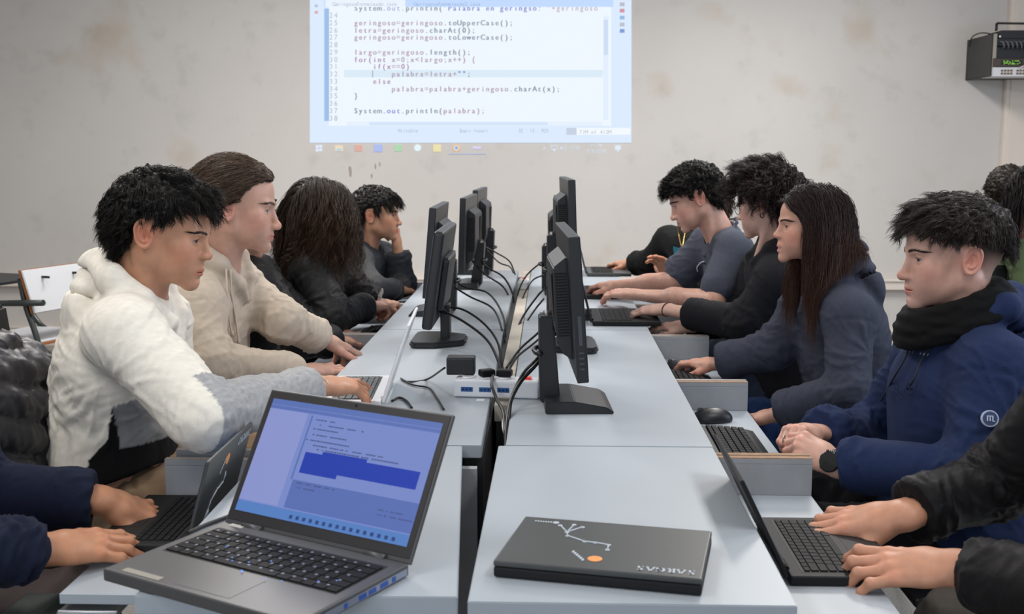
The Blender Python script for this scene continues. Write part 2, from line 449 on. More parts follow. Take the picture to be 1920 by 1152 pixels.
    quad('task_icon', 739, 272, 753, 284, E('glow_g', 176, 218, 180), 0); disc(783, 277.5, 6.5, (232, 246, 250)); quad('task_icon', 812, 271, 827, 285, E('glow_y', 236, 226, 178), 0)
    disc(856, 277.5, 7.5, (234, 196, 160)); disc(856, 277.5, 4.6, (226, 238, 232), 1); disc(856, 277.5, 3.2, (150, 175, 230), 2)
    quad('task_icon', 886, 275, 902, 279.5, E('glow_p', 222, 212, 250), 0)
    quad('task_line', 841, 288.4, 872, 289.4, E('glow_ul', 176, 190, 236), 0); quad('task_line', 874, 288.4, 911, 289.4, E('glow_ul', 176, 190, 236), 0)
    text('ESP', 1072, 282, 5.2, 9.5, wht, 0, 'task_text'); text('13:39', 1107, 276.5, 4.4, 8.5, wht, 0, 'task_text'); text('7/8/2024', 1100, 287, 4.6, 9, wht, 0, 'task_text')
    text('^', 1016, 286, 9, 15, wht, 0, 'task_text')
    for x0, y0, x1, y1 in ((1033, 273, 1045, 274.2), (1033, 280, 1045, 281.2), (1033, 273, 1034.2, 281), (1044, 273, 1045.2, 281), (1037, 281, 1041, 284), (1051, 275.5, 1054, 280.5), (1057, 273, 1058, 283), (1060.5, 272, 1061.5, 284), (1153, 273, 1164, 281.5), (1157, 281, 1160, 285)):
        quad('task_icon', x0, y0, x1, y1, wht, 0)
projection()
# the light the projected picture throws back is its own emission; scuffs on the wall
mb = MB()
for (x, y, w_, h_) in ((657, 322, 2.5, 9), (655, 316, 1.5, 4), (704, 312, 1.4, 5), (712, 308, 1.2, 4), (697, 330, 1.6, 4)):
    q = pt(x, y, Y=WALL_Y-.0015); mb.sphere(tuple(q), .0045, (w_*.8, .25, h_*.9), u=10, v=6)
o = mb.build('trim_3', scuff); o['kind'] = 'structure'

# ------------------------------------------------------------ wall rack
def rack():
    dk = mat('rack_metal', (.022, .022, .024), .45); dk2 = mat('rack_black', (.008, .008, .009), .5)
    X0, X1, Y0, Y1, Z0, Z1 = 2.750, 3.26, WALL_Y-.42, WALL_Y-.003, 1.815, 2.075
    root = empty('network_rack', (3.0, WALL_Y-.2, Z0), 'dark wall-mounted network rack high on the far wall at right', 'network rack')
    off = np.array(root.location); B = lambda mb, n, m, p=root: mb.build(n, m, p, Matrix.Translation(-Vector(off)))
    mb = MB(); mb.box(X0, X0+.006, Y0, Y1, Z0, Z1, bev=.002); mb.box(X1-.006, X1, Y0, Y1, Z0, Z1, bev=.002); mb.box(X0, X1, Y0+.02, Y1, Z1-.006, Z1, bev=.002); mb.box(X0, X1, Y0+.02, Y1, Z0, Z0+.006, bev=.002); mb.box(X0, X1, Y1-.01, Y1, Z0, Z1)
    B(mb, 'housing', dk)
    mb = MB(); mb.box(X0+.008, X0+.03, Y0-.004, Y0+.002, Z0, Z1); mb.box(X1-.03, X1-.008, Y0-.004, Y0+.002, Z0, Z1); B(mb, 'mounting_rail', mat('rail', srgb(150, 140, 125), .4, metal=.5))
    mb = MB(); mb.box(X0+.03, X1-.03, Y0-.006, Y0+.10, 2.0, 2.045, bev=.002); pp = B(mb, 'patch_panel', dk2)
    mb = MB()
    for i in range(16): x = X0+.045+i*.027; mb.tube(spline([(x, Y0-.008, 2.025), (x+.006, Y0-.045, 2.02), (x+.016, Y0-.045, 1.99), (x+.022, Y0-.01, 1.985)], 4), .005, 6)
    B(mb, 'cable_rings', mat('ring_grey', srgb(90, 90, 96), .5), pp)
    mb = MB()
    for i in range(14): x = X0+.04+i*.03; mb.box(x, x+.024, Y0-.009, Y0-.005, 2.052, 2.064)
    B(mb, 'label_strip', mat('label_white', srgb(220, 218, 212), .6), pp)
    mb = MB(); mb.box(X0+.05, X1+.01, Y0-.01, Y0+.2, 2.045, 2.095, bev=.003); B(mb, 'router_shelf', dk2)
    mb = MB(); mb.box(X0+.03, X1-.03, Y0-.006, Y0+.12, 1.925, 1.995, bev=.002); B(mb, 'blank_panel', dk2)
    mb = MB(); mb.box(X0+.012, X1-.012, Y0-.012, Y0+.12, 1.872, 1.925, bev=.003); am = B(mb, 'display_unit', mat('unit_brown', srgb(70, 58, 50), .4, metal=.4))
    mb = MB(); mb.box(X0+.06, X0+.19, Y0-.014, Y0-.010, 1.884, 1.915); B(mb, 'display_glass', dk2, am)
    mb = MB(); rr = random.Random(3)
    for i in range(26):
        x = X0+.07+rr.random()*.10; z = 1.888+rr.randrange(4)*.006; mb.box(x, x+.004+rr.random()*.006, Y0-.0155, Y0-.014, z, z+.0035)
    B(mb, 'display_segments', mat('led_green', (0, 0, 0), 1, emit=(.35, .8, .08, 1.0)), am)
    mb = MB(); mb.box(X0-.0+.01, X1-.0, Y0-.03, Y0+.16, 1.812, 1.868, bev=.003); sw = B(mb, 'network_switch', mat('switch_white', srgb(206, 208, 212), .4))
    mb = MB()
    for g in range(3):
        for i in range(4):
            for j in range(2): x = X0+.055+g*.095+i*.019; z = 1.824+j*.018; mb.box(x, x+.014, Y0-.032, Y0-.028, z, z+.012)
    B(mb, 'ports', mat('port_brown', srgb(110, 80, 50), .5), sw)
    mb = MB(); mb.tube(spline([(X0+.16, Y0-.03, 1.862), (X0+.25, Y0-.07, 1.895), (X0+.4, Y0-.07, 1.885), (X0+.5, Y0-.03, 1.87)], 6), .004, 6); B(mb, 'patch_cord', CREAM, sw)
    mb = MB(); mb.box(X0+.07, X0+.22, Y0+.10, Y0+.25, Z1, Z1+.03, bev=.008)
    ap = empty('wireless_router', (X0+.145, Y0+.17, Z1+.0), 'small white wireless router with black antenna on top of the network rack', 'router')
    o_ = np.array(ap.location); mb.build('router_body', mat('router_white', srgb(215, 213, 208), .4), ap, Matrix.Translation(-Vector(o_)))
    mb = MB(); mb.cyl((X0+.10, Y0+.2, Z1+.055), .008, .06, seg=10); mb.tube([(X0+.10, Y0+.2, Z1+.085), (X0+.38, Y0+.12, Z1+.072)], .007, 8); mb.build('antenna', dk2, ap, Matrix.Translation(-Vector(o_)))
    mb = MB(); mb.tube(spline([(X0+.08, Y0+.18, Z1+.012), (X0+.03, Y0+.25, Z1+.03), (X0-.012, Y0+.3, Z1+.01), (X0-.016, Y0+.33, Z1-.05)], 6), .004, 6); mb.build('router_cable', dk2, ap, Matrix.Translation(-Vector(o_)))
rack()
# ------------------------------------------------------------ desks
TOP = .75
LAM = mat('desk_laminate', srgb(163, 171, 179), .42, var=.03, vscale=3, bump=.03, bscale=500)
PAN = mat('panel_grey', srgb(150, 152, 156), .55, var=.06, vscale=20, bump=.2, bscale=900)
EDGE = mat('edge_grey', srgb(176, 180, 190), .5)
PLY = mat('raw_edge', srgb(150, 118, 90), .7, var=.2, vscale=60)
DKP = mat('divider_charcoal', (.022, .022, .023), .5, var=.1, vscale=8)
def desk(label, corners, leg_out, y_legs, group='rows of grey computer desks'):
    """corners: near-inner, near-outer, far-outer, far-inner XY"""
    c = np.mean(corners, 0)
    root = empty('computer_desk', (c[0], c[1], 0), label, 'desk', group)
    mb = MB(); mb.prism([(a-c[0], b-c[1]) for a, b in corners], TOP-.028, TOP, 'Z', bev=.0015); mb.build('desktop', [LAM], root)
    for y in y_legs:
        x0, x1 = sorted((corners[0][0], corners[1][0])); mb = MB(); mb.box(x0+.02-c[0], x1-.02-c[0], y-c[1], y+.022-c[1], 0, TOP-.028); mb.build('side_panel', PAN, root)
    return root
PLY2 = mat('edge_worn_grey', srgb(158, 150, 145), .6, var=.15, vscale=60)
def tray(label, side, x_out, x_in, y0, y1, ply=None):
    root = empty('keyboard_tray', ((x_out+x_in)/2, (y0+y1)/2, .64), label, 'keyboard tray', 'pull-out keyboard trays')
    T = Matrix.Translation(-Vector(root.location))
    xa, xb = sorted((x_out, x_in))
    mb = MB(); mb.box(xa, xb, y0, y1, .638, .655, bev=.001); mb.build('tray_board', LAM, root, T)
    for yy, nm in (((y0, 'side_panel'), (y1-.017, 'side_panel')) if y0 > 2.0 else ((y1-.017, 'side_panel'),)):
        mb = MB(); mb.box(xa, xb, yy, yy+.017, .6552, .7215, bev=.001); p = mb.build(nm, PAN, root, T)
        xo0, xo1 = (x_out-.0, x_out+.0)
        mb = MB(); a, b = (x_out-.1655, x_out) if side > 0 else (x_out, x_out+.215); 
        a2, b2 = (max(xa, .349), xb) if side > 0 else (xa, min(xb, -.585))
        mb.box(a2, b2, yy+.0002, yy+.0168, .7216, .7335, bev=.001); mb.build('raised_side', PAN, p, T)
        mb = MB(); mb.box(a2, b2, yy+.0002, yy+.0168, .7336, .7350); mb.build('worn_edge', ply or PLY2, p, T)
    return root
XL_O, XL_I, XR_I, XR_O = -.583, -.155, -.089, .346
desk('nearest right desk carrying the closed black laptop', [(-.110, 1.470), (.342, 1.470), (.345, 2.290), (-.104, 2.290)], 1, (1.53, 2.22))
desk('middle right desk under the large near monitor', [(XR_I, 2.294), (XR_O, 2.294), (XR_O, 3.811), (XR_I, 3.811)], 1, (2.35, 3.74))
desk('far right desk with two open laptops near the wall', [(XR_I, 3.814), (XR_O, 3.814), (XR_O, 5.80), (XR_I, 5.80)], 1, (3.88, 5.70))
desk('nearest left desk under the large open grey laptop', [(-.125, 1.486), (-.578, 1.476), (-.583, 2.285), (-.180, 2.285)], -1, (1.54, 2.21))
desk('middle left desk with the power strip and white laptop', [(-.140, 2.290), (XL_O, 2.290), (XL_O, 3.806), (XL_I, 3.806)], -1, (2.37, 3.74))
desk('far left desk carrying the row of monitors near the wall', [(XL_I, 3.810), (XL_O, 3.810), (XL_O, 5.70), (XL_I, 5.70)], -1, (3.88, 5.60))
nm = {0: 'nearest', 1: 'second', 2: 'third', 3: 'fourth', 4: 'farthest'}
YS = [1.56, 2.285, 3.045, 3.80, 4.56, 5.31]
RDESC = ['nearest right tray holding the open laptop under two typing hands', 'right tray holding a keyboard and mouse in front of the student in navy', 'right tray with the keyboard and mouse of the young woman in charcoal', 'right tray with a keyboard beside the student with glasses', 'right tray beside the young man in a grey t-shirt']
LDESC = ['nearest left tray holding a small dark laptop', 'left tray beside the young man in a cream hoodie', 'left tray with the keyboard under the beige-hoodie student\'s hands', 'left tray with a keyboard behind the beige-hoodie student', 'left tray beside the student with long wavy hair']
for i in range(5):
    tray(RDESC[i], 1, .547, .10, YS[i]+.004, YS[i+1]-.002, PLY if i in (0, 1) else None)
    tray(LDESC[i], -1, -.79, -.36, (1.705 if i == 0 else YS[i]+.004), YS[i+1]-.002-(.05 if i == 0 else 0))
# dark divider between the rows, cable channel
mb = MB(); mb.box(-.178, -.138, 2.305, 5.65, .06, .7215, bev=.002); o = mb.build('cable_divider', DKP); tag(o, 'dark charcoal divider board standing in the gap between the desk rows', 'divider')
DUCT = mat('duct_cream', srgb(205, 196, 182), .55, var=.12, vscale=12)
mb = MB(); mb.box(-.133, -.092, 2.70, 5.75, .700, .742, bev=.002); o = mb.build('cable_duct', DUCT); tag(o, 'long cream cable duct running between the desk rows', 'cable duct')
mb = MB(); mb.box(-.129, -.098, 2.71, 5.73, .0, .7); o2 = mb.build('duct_support', DKP, o)

# ------------------------------------------------------------ monitors
BLK = mat('monitor_black', (.009, .010, .013), .4); BLK2 = mat('monitor_back', (.017, .018, .021), .5, bump=.1, bscale=1500)
SCRB = mat('screen_dim_glow', (.01, .012, .018), .15, emit=(.16, .24, .42, .5))  # dark glass with a faint blue glow put in as emission
def monitor(label, x, y, yaw, zc=1.028, tilt=3.0, w=.50, h=.325, kind='dell', base_dx=0.0):
    """screen faces local +x; x,y = middle of the panel front"""
    root = empty('computer_monitor', (x, y, TOP), label, 'monitor', 'monitors standing on the desks', math.radians(yaw))
    T = Matrix.Translation((0, 0, zc-TOP)) @ Matrix.Rotation(math.radians(-tilt), 4, 'Y')
    if kind == 'dell':
        mb = MB(); mb.box(-.026, 0, -w/2, w/2, -h/2, h/2, bev=.003); mb.build('bezel', BLK, root, T)
        mb = MB(); mb.box(.0002, .0012, -w/2+.017, w/2-.017, -h/2+.019, h/2-.017); mb.build('screen', SCRB, root, T)
        mb = MB(); q = w*.30; mb.prism([(-.0262, h*.34), (-.058, h*.27), (-.062, -h*.18), (-.050, -h*.34), (-.0262, -h*.40)], -q, q, 'Y', bev=.003); hs_ = mb.build('rear_housing', BLK2, root, T)
        for s in (-1, 1):
            mb = MB()
            for i in range(22): z = -h*.22+i*h*.46/22; mb.box(-.056, -.030, s*(q+.0006)-.0006, s*(q+.0006)+.0006, z, z+.0035)
            mb.build('side_vents', mat('vent_dark', (.003, .003, .003), .8), hs_, T)
        mb = MB()
        for i in range(26): z = -h*.12+i*h*.34/26; mb.box(-.0632, -.0600, -q*.8, -q*.25, z, z+.003)
        mb.build('vent_slots', mat('vent_dark', (.003, .003, .003), .8), hs_, T)
        mb = MB(); mb.cyl((-.070, 0, -.065), .034, .03, 'X', seg=24, bev=.004); mb.build('hinge', BLK, root, T)
        zz = zc-TOP-.01
        mb = MB(); mb.prism([(-.110+base_dx, .012), (-.060+base_dx, .012), (-.056, zz-.035), (-.090, zz-.035)], -.036, .036, 'Y', bev=.004)
        n = mb.build('stand_neck', BLK, root)
        mb = MB(); mb.tube([(-.10+base_dx*.5+.012*math.cos(a), .0+.045*math.sin(a), zz*.52) for a in np.linspace(1.2, 5.1, 12)], .006, 6); mb.build('cable_clip', BLK, n)
        mb = MB(); mb.prism([(-.100+base_dx, .0005), (.062+base_dx, .0005), (.062+base_dx, .005), (.045+base_dx, .016), (-.030+base_dx, .030), (-.100+base_dx, .030)], -.105, .105, 'Y', bev=.002); mb.build('stand_base', BLK, root)
        mb = MB()
        for i in range(4): mb.box(-.018, -.008, -w/2-.0012, -w/2-.0002, -h/2+.03+i*.012, -h/2+.034+i*.012)
        mb.box(-.017, -.009, -w/2-.0012, -w/2-.0002, -h/2+.085, -h/2+.15)
        mb.build('side_marks', mat('mark_grey', srgb(60, 64, 72), .5), root, T)
    else:
        mb = MB(); mb.box(-.032, 0, -w/2, w/2, -h/2, h/2, bev=.012, seg=4); mb.build('bezel', BLK, root, T)
        mb = MB(); mb.box(.0002, .0012, -w/2+.017, w/2-.017, -h/2+.019, h/2-.017); mb.build('screen', SCRB, root, T)
        mb = MB(); mb.box(-.050, -.030, -w*.3, w*.3, -h*.34, h*.22, bev=.016, seg=3); mb.build('rear_housing', BLK, root, T)
        mb = MB(); mb.box(-.048, -.018, -.034, .034, .01, zc-TOP-.10, bev=.004); mb.build('stand_neck', BLK, root)
        mb = MB(); mb.prism([(-.10, -.05), (-.085, -.07), (-.01, -.115), (.06, -.115), (.075, -.09), (.075, .09), (.06, .115), (-.01, .115), (-.085, .07), (-.10, .05)], .0005, .020, 'Z', bev=.006); mb.build('stand_base', BLK, root)
    return root
monitor('large black monitor nearest the camera, on the right desk row', .066, 2.68, 3.0, zc=1.018, tilt=4.0, base_dx=.022)
monitor('monitor on a round base hidden behind the nearest right monitor', .075, 3.46, 2, zc=.96, tilt=2, w=.46, h=.27, kind='b')
monitor('tallest-standing black monitor in the right row, raised on its stand', .083, 4.12, 3, zc=1.10, tilt=2, base_dx=.02)
monitor('farthest black monitor of the right row', .060, 4.82, 2, zc=1.0, tilt=2, base_dx=.02)
monitor('slim rounded black monitor nearest on the left row', -.362, 3.54, 180, zc=.978, tilt=8, w=.46, h=.30, kind='b')
monitor('black monitor just behind the slim rounded one, left row', -.437, 4.20, 180, zc=1.0, tilt=5, base_dx=.022)
monitor('black monitor facing the student with long wavy hair', -.375, 5.0, 178, zc=.998, tilt=2, base_dx=.035)
monitor('farthest black monitor of the left row, partly hidden', -.36, 5.58, 178, zc=1.01, tilt=2, base_dx=.03)

# ------------------------------------------------------------ laptops
KEY = mat('key_black', (.006, .006, .007), .6, spec=.22); KEYW = mat('key_grey', srgb(70, 76, 78), .5)
KEYL = mat('key_legend', srgb(120, 128, 145), .5)
def keys(mb, x0, x1, y0, y1, z, rows=6, n=15, hh=.0022, g=.0022):
    """keyboard block, x right, y away from the typist"""
    ph = (y1-y0)/rows
    for r in range(rows):
        nn = n; pw = (x1-x0)/nn; i = 0
        if r == 0: ws = [1.2, 1, 1, 1.2, 5.5, 1.1, 1, 1, 1, 1]
        elif r == rows-1: ws = [1]*nn
        else: ws = [1.4+.2*r % 1]+[1]*(nn-3)+[1.6]
        k = (x1-x0)/sum(ws); x = x0
        hr = ph*(.75 if r == rows-1 else 1)
        for w_ in ws:
            mb.box(x+g/2, x+w_*k-g/2, y0+r*ph+g/2, y0+r*ph+hr-g/2, z, z+hh, bev=.0004, seg=1); x += w_*k
LAPS = {}
def laptop(label, loc, yaw, w, d, tilt, bm_, lm_, km, closed=False, scr=None, th=.018, group='laptops on the desks', bezel=None):
    root = empty('laptop', loc, label, 'laptop', group, yaw)
    mb = MB(); mb.box(-w/2, w/2, -d, 0, .001, th, bev=.004, seg=3); base = mb.build('base', bm_, root)
    if closed:
        mb = MB(); mb.box(-w/2, w/2, -d, 0, th+.0006, th+.0095, bev=.003, seg=3); lid = mb.build('lid', lm_, root); return root, base, lid, Matrix.Translation((0, 0, th+.0095))
    mb = MB(); mb.box(-w/2+.018, w/2-.018, -d*.60, -d*.11, th-.001, th+.0003); well = mb.build('keyboard_well', mat('key_well', (.006, .006, .007), .6), base)
    mb = MB(); keys(mb, -w/2+.020, w/2-.020, -d*.59, -d*.12, th+.0003); mb.build('keys', km, well)
    mb = MB(); mb.box(-.052, .052, -d*.95, -d*.66, th-.0005, th+.0004, bev=.0002); mb.build('touchpad', bm_, base)
    L = d*.97
    T = Matrix.Translation((0, .002, th-.003)) @ Matrix.Rotation(-math.radians(tilt), 4, 'X')
    mb = MB(); mb.box(-w/2, w/2, 0, .0065, 0, L, bev=.0028, seg=3); lid = mb.build('lid', lm_, root, T)
    mb = MB(); mb.box(-w/2+.004, w/2-.004, -.0012, .0002, .008, L-.003, bev=.0004); bz = mb.build('bezel', bezel or BLK, lid, T)
    mb = MB(); mb.box(-w/2+.014, w/2-.014, -.0018, -.0013, .024, L-.016); sc_ = mb.build('screen', scr or SCRB, lid, T)
    for s in (-1, 1): mb = MB(); mb.cyl((s*w*.33, .001, th-.001), .006, .04, 'X', seg=12); mb.build('hinge', bm_, root)
    return root, base, lid, T
GREYL = mat('laptop_grey', srgb(84, 84, 86), .42, metal=.35, bump=.06, bscale=900); BLKL = mat('laptop_black', (.010, .010, .011), .55, spec=.25); WHL = mat('laptop_white', srgb(222, 224, 230), .35)
CHAR = mat('laptop_charcoal', (.052, .056, .057), .42)
# foreground laptop
H1 = pt(440, 982, z=.770); H2 = pt(760, 1056, z=.770)
hc = (H1+H2)/2-.009*(H2-H1)/np.linalg.norm(H2-H1); yaw = math.atan2(H2[1]-H1[1], H2[0]-H1[0])+.005; wl = float(np.linalg.norm(H2-H1))
SCRF = mat('screen_blue', (.01, .012, .02), .2, emit=(*srgb(128, 146, 212), .82))
root, base, lid, T = laptop('large open grey laptop with a lit blue screen, nearest the camera on the left desk', (hc[0], hc[1], TOP), yaw, wl+.030, .240, 31, GREYL, GREYL, KEY, scr=SCRF, th=.020, bezel=mat('bezel_charcoal', srgb(46, 44, 46), .4))
W_ = wl+.030; L_ = .240*.97
def em(n, r, g, b, s=.82): return mat(n, (.01, .01, .02), .3, emit=(*srgb(r, g, b), s))
def scr_rect(nm, a0, b0, a1, b1, m, k=1, par=None):   # fractions from top-left of the screen
    x0, x1 = -W_/2+.014, W_/2-.014; z1, z0 = L_-.016, .024
    X = lambda a: x0+(x1-x0)*a; Z = lambda b: z1-(z1-z0)*b
    mb = MB(); mb.box(X(a0), X(a1), -.0019-.00015*k, -.0018-.00015*k, Z(b1), Z(b0)); return mb.build(nm, m, par or lid, T)
e1 = em('ui_bar', 92, 118, 188); e2 = em('ui_sel', 20, 58, 178); e3 = em('ui_text', 74, 88, 140); e4 = em('ui_low', 92, 116, 188); e5 = em('ui_task', 88, 134, 204); e6 = em('ui_pale', 146, 158, 218)
scr_rect('menu_bar', 0, .0, 1, .05, e1); scr_rect('toolbar', 0, .055, 1, .085, e4); scr_rect('side_pane', .0, .09, .24, .90, e6); scr_rect('console_pane', .28, .66, 1, .90, e4); scr_rect('task_bar', 0, .91, 1, 1.0, e5)
scr_rect('selection', .30, .415, .96, .56, e2, 1); scr_rect('selection', .40, .39, .66, .43, e2, 1.2); scr_rect('selection', .30, .555, .52, .595, e2, 1.2); scr_rect('ruler', .265, .10, .275, .66, e4)
rr = random.Random(5); k = 0
for i, (a, b, n) in enumerate(((.30, .125, 9), (.33, .165, 22), (.30, .205, 16), (.30, .255, 18), (.28, .305, 22), (.33, .345, 34), (.36, .375, 38), (.285, .605, 0), (.29, .675, 20), (.29, .715, 12), (.80, .76, 12), (.80, .80, 16))):
    x = a
    mb = MB(); x0, x1 = -W_/2+.014, W_/2-.014; z1, z0 = L_-.016, .024
    for j in range(n):
        wd = rr.uniform(.006, .018)
        if rr.random() > .2: mb.box(x0+(x1-x0)*x, x0+(x1-x0)*(x+wd*.8), -.0023, -.0021, z1-(z1-z0)*(b+.011), z1-(z1-z0)*b)
        x += wd
    if n: mb.build('code_text', e3, lid, T)
mb = MB()
for j in range(16): a = .33+j*.039; mb.box(-W_/2+.014+(W_-.028)*a, -W_/2+.014+(W_-.028)*(a+.018), -.0022, -.0020, .028, .034)
mb.build('task_icons', em('ui_icons', 40, 70, 130), lid, T)
mb = MB(); mb.cyl((0, -.0016, L_-.008), .0022, .001, 'Y', seg=12); mb.build('webcam', KEY, lid, T)
mb = MB(); mb.box(W_/2-.0002, W_/2+.0006, -.19, -.006, .004, .014); pr = mb.build('port_strip', mat('port_silver', srgb(150, 156, 172), .35, metal=.6), base)
mb = MB()
for y0, y1 in ((-.118, -.102), (-.096, -.080), (-.070, -.052), (-.042, -.034), (-.150, -.143)): mb.box(W_/2+.0005, W_/2+.0012, y0, y1, .0055, .0125)
mb.build('ports', mat('port_blue', srgb(40, 80, 160), .4), pr)
mb = MB(); mb.box(-W_/2+.030, -W_/2+.105, -.232, -.220, .0200, .0206); mb.build('sticker_strip', mat('sticker', srgb(150, 145, 135), .5), base)
mb = MB(); mb.box(-W_/2+.022, -W_/2+.05, -.012, -.002, .0200, .0206); mb.build('sticker_strip', mat('sticker2', srgb(190, 186, 178), .5), base)
mb = MB(); mb.sphere((.0, -.150, .0225), .0016); 
for x, y in ((-.05, -.118), (-.04, -.128), (-.015, -.12), (.05, -.155), (.075, -.150), (.14, -.11), (.12, -.125), (.01, -.10), (-.09, -.09)): mb.sphere((x, y, .0228), .0013, (1, 1, .4), u=8, v=6)
mb.build('key_backlights', mat('key_glow', (0, 0, 0), .5, emit=(.12, .3, 1.0, 1.4)), base)
mb = MB()
rr = random.Random(8)
for r in range(5):
    for c in range(15):
        x = -W_/2+.026+c*(W_-.052)/15+rr.uniform(0, .004); y = -.236*.575+r*.0215+.006; mb.box(x, x+.0045, y, y+.004, .0225, .0229)
mb.build('key_legends', KEYL, base)

# closed laptop on the near right desk
A = pt(985, 968, z=.776); Bq = pt(1335, 996, z=.776); Cq = pt(1287, 1085, z=.776)
ywc = math.atan2(Bq[1]-A[1], Bq[0]-A[0]); hc = (A+Bq)/2; wc = float(np.linalg.norm(Bq-A)); dc = .205
root, base, lid, T = laptop('closed black laptop with white star-map print on the near right desk', (hc[0], hc[1], TOP), ywc, wc, dc, 0, BLKL, CHAR, KEY, closed=True, th=.0165)
WP = mat('print_pale', srgb(180, 188, 198), .5); OP = mat('print_orange', srgb(230, 150, 80), .5)
def lid_print(lid, w, d, M, z=0.0, par=None):
    """star-map line print; x to the right seen from the hinge side, y from hinge (0) to front (-d)"""
    mb = MB(); P = lambda u, v_: (-w/2+w*u, -d*v_, z+.0004)
    st = [(.215, .16), (.27, .30), (.285, .12), (.335, .16), (.285, .38), (.385, .47), (.44, .475), (.51, .50), (.515, .60), (.49, .74)]
    for a, b in ((0, 1), (2, 1), (3, 1), (1, 4), (4, 5), (5, 6), (6, 7), (7, 8)): mb.tube([P(*st[a]), P(*st[b])], .0015, 4)
    for q in st[:9]: mb.cyl(P(*q), .0038, .0006, seg=12)
    o1 = mb.build('star_lines', WP, lid, M)
    mb = MB(); mb.cyl(P(.475, .80), .011, .0006, seg=24); mb.build('orange_disc', OP, lid, M)
    # SARGAS lettering reads from the hinge side
    mb = MB(); n = 'SARGAS'
    text_mesh(n, -.0145, .024, -.78, lambda x, y: (w*.5-w*.03+x-.008*0, -d*.86+ -(-y)*1.0*-1+ .0, z+.0006), mb, bold=.0009); mb.build('lid_lettering', WP, lid, M)
    mb = MB()
    for k in range(6): a = P(.355+k*.013, .70+k*.028); mb.box(a[0]-.0016, a[0]+.0016, a[1]-.004, a[1]+.004, a[2], a[2]+.0005)
    mb.build('small_marks', WP, lid, M)
    mb = MB()
    for k in range(7): a = P(.075+k*.014, .105); mb.box(a[0]-.0013, a[0]+.0013, a[1]-.0028, a[1]+.0028, a[2], a[2]+.0004)
    a = P(.185, .105); mb.cyl(a, .0052, .0006, seg=16); mb.build('lid_logo', WP, lid, M)
lid_print(lid, wc, dc, T)

# small laptop on the near left tray, screen back to the camera
root, base, lid, T = laptop('small dark laptop on the near left tray, its printed lid back to the camera', (-.645, 2.03, .655), -math.pi/2, .29, .168, 16, BLKL, CHAR, KEY)
Tl = T @ Matrix.Translation((0, .0065, .0)) @ Matrix.Rotation(math.radians(90), 4, 'X') @ Matrix.Rotation(math.pi, 4, 'Y')
lid_print(lid, .29, .162, T @ Matrix(((-1, 0, 0, 0), (0, 0, 1, .0067), (0, -1, 0, 0), (0, 0, 0, 1))))
# laptop on the near right tray
laptop('black laptop on the near right tray under two typing hands', (.400, 1.925, .655), math.pi/2, .30, .190, 26, BLKL, BLKL, KEY)
laptop('white laptop seen edge-on on the left desk', (-.410, 2.775, TOP), -math.pi/2+math.radians(3), .31, .205, 19, WHL, WHL, KEYW, bezel=WHL)
laptop('black laptop used by the student with glasses on the right desk', (.155, 4.058, TOP), math.pi/2, .33, .240, 14, BLKL, BLKL, KEY)
laptop('dark laptop used by the young man in the grey t-shirt', (.135, 4.768, TOP), math.pi/2, .33, .20, 12, BLKL, BLKL, KEY)
laptop('dark laptop at the far end of the right desk', (.187, 5.58, TOP), math.pi/2, .30, .215, 14, CHAR, CHAR, KEY)

# ------------------------------------------------------------ keyboards and mice
def keyboard(label, x, y, yaw, z=.655, L=.44, D=.135):
    root = empty('keyboard', (x, y, z), label, 'keyboard', 'keyboards on the pull-out trays', yaw)
    mb = MB(); mb.prism([(-D/2, .001), (D/2, .001), (D/2, .020), (-D/2+.02, .011), (-D/2, .006)], -L/2, L/2, 'X', bev=.002); mb.build('case', BLK, root)
    mb = MB(); M = Matrix.Rotation(.075, 4, 'X')
    keys(mb, -L/2+.008, L/2-.008, -D/2+.028, D/2-.006, .0148, 6, 20, .006, .003); mb.build('keys', KEY, root, M)
    return root
keyboard('black keyboard on the right tray in front of the student in navy', .452, 2.56, math.pi/2)
keyboard('black keyboard on the right tray beside the mouse hand of the young woman', .440, 3.27, math.pi/2)
keyboard('black keyboard on the right tray below the arm of the student with glasses', .44, 4.03, math.pi/2)
keyboard('black keyboard under the hands of the student in beige', -.660, 3.44, -math.pi/2)
keyboard('black keyboard on the left tray behind the student in beige', -.665, 4.16, -math.pi/2)
keyboard('dark keyboard on the left tray under the hands of the long-haired student', -.665, 4.86, -math.pi/2)
def mouse(label, x, y, yaw, z=.655):
    root = empty('computer_mouse', (x, y, z), label, 'mouse', 'computer mice', yaw)
    v, f = sdf_mesh(lambda p: smax(smax(ell(p, (0, 0, .006), (.031, .056, .032)), -(p[:, 2]-.001), .004), -(np.maximum(np.abs(p[:, 0])-.0006, -(p[:, 1]-.012))), .0006), (-.05, -.07, -.005), (.05, .07, .05), .0016)
    np_mesh('shell', v, f, [BLK], root)
    mb = MB(); mb.cyl((0, .032, .032), .008, .006, 'X', seg=16); mb.build('scroll_wheel', KEYW, root)
    return root
mouse('black mouse on the tray in front of the student in navy, unused', .432, 2.90, math.radians(100))
mouse('black mouse held by the young woman in charcoal', .425, 3.575, math.radians(95))

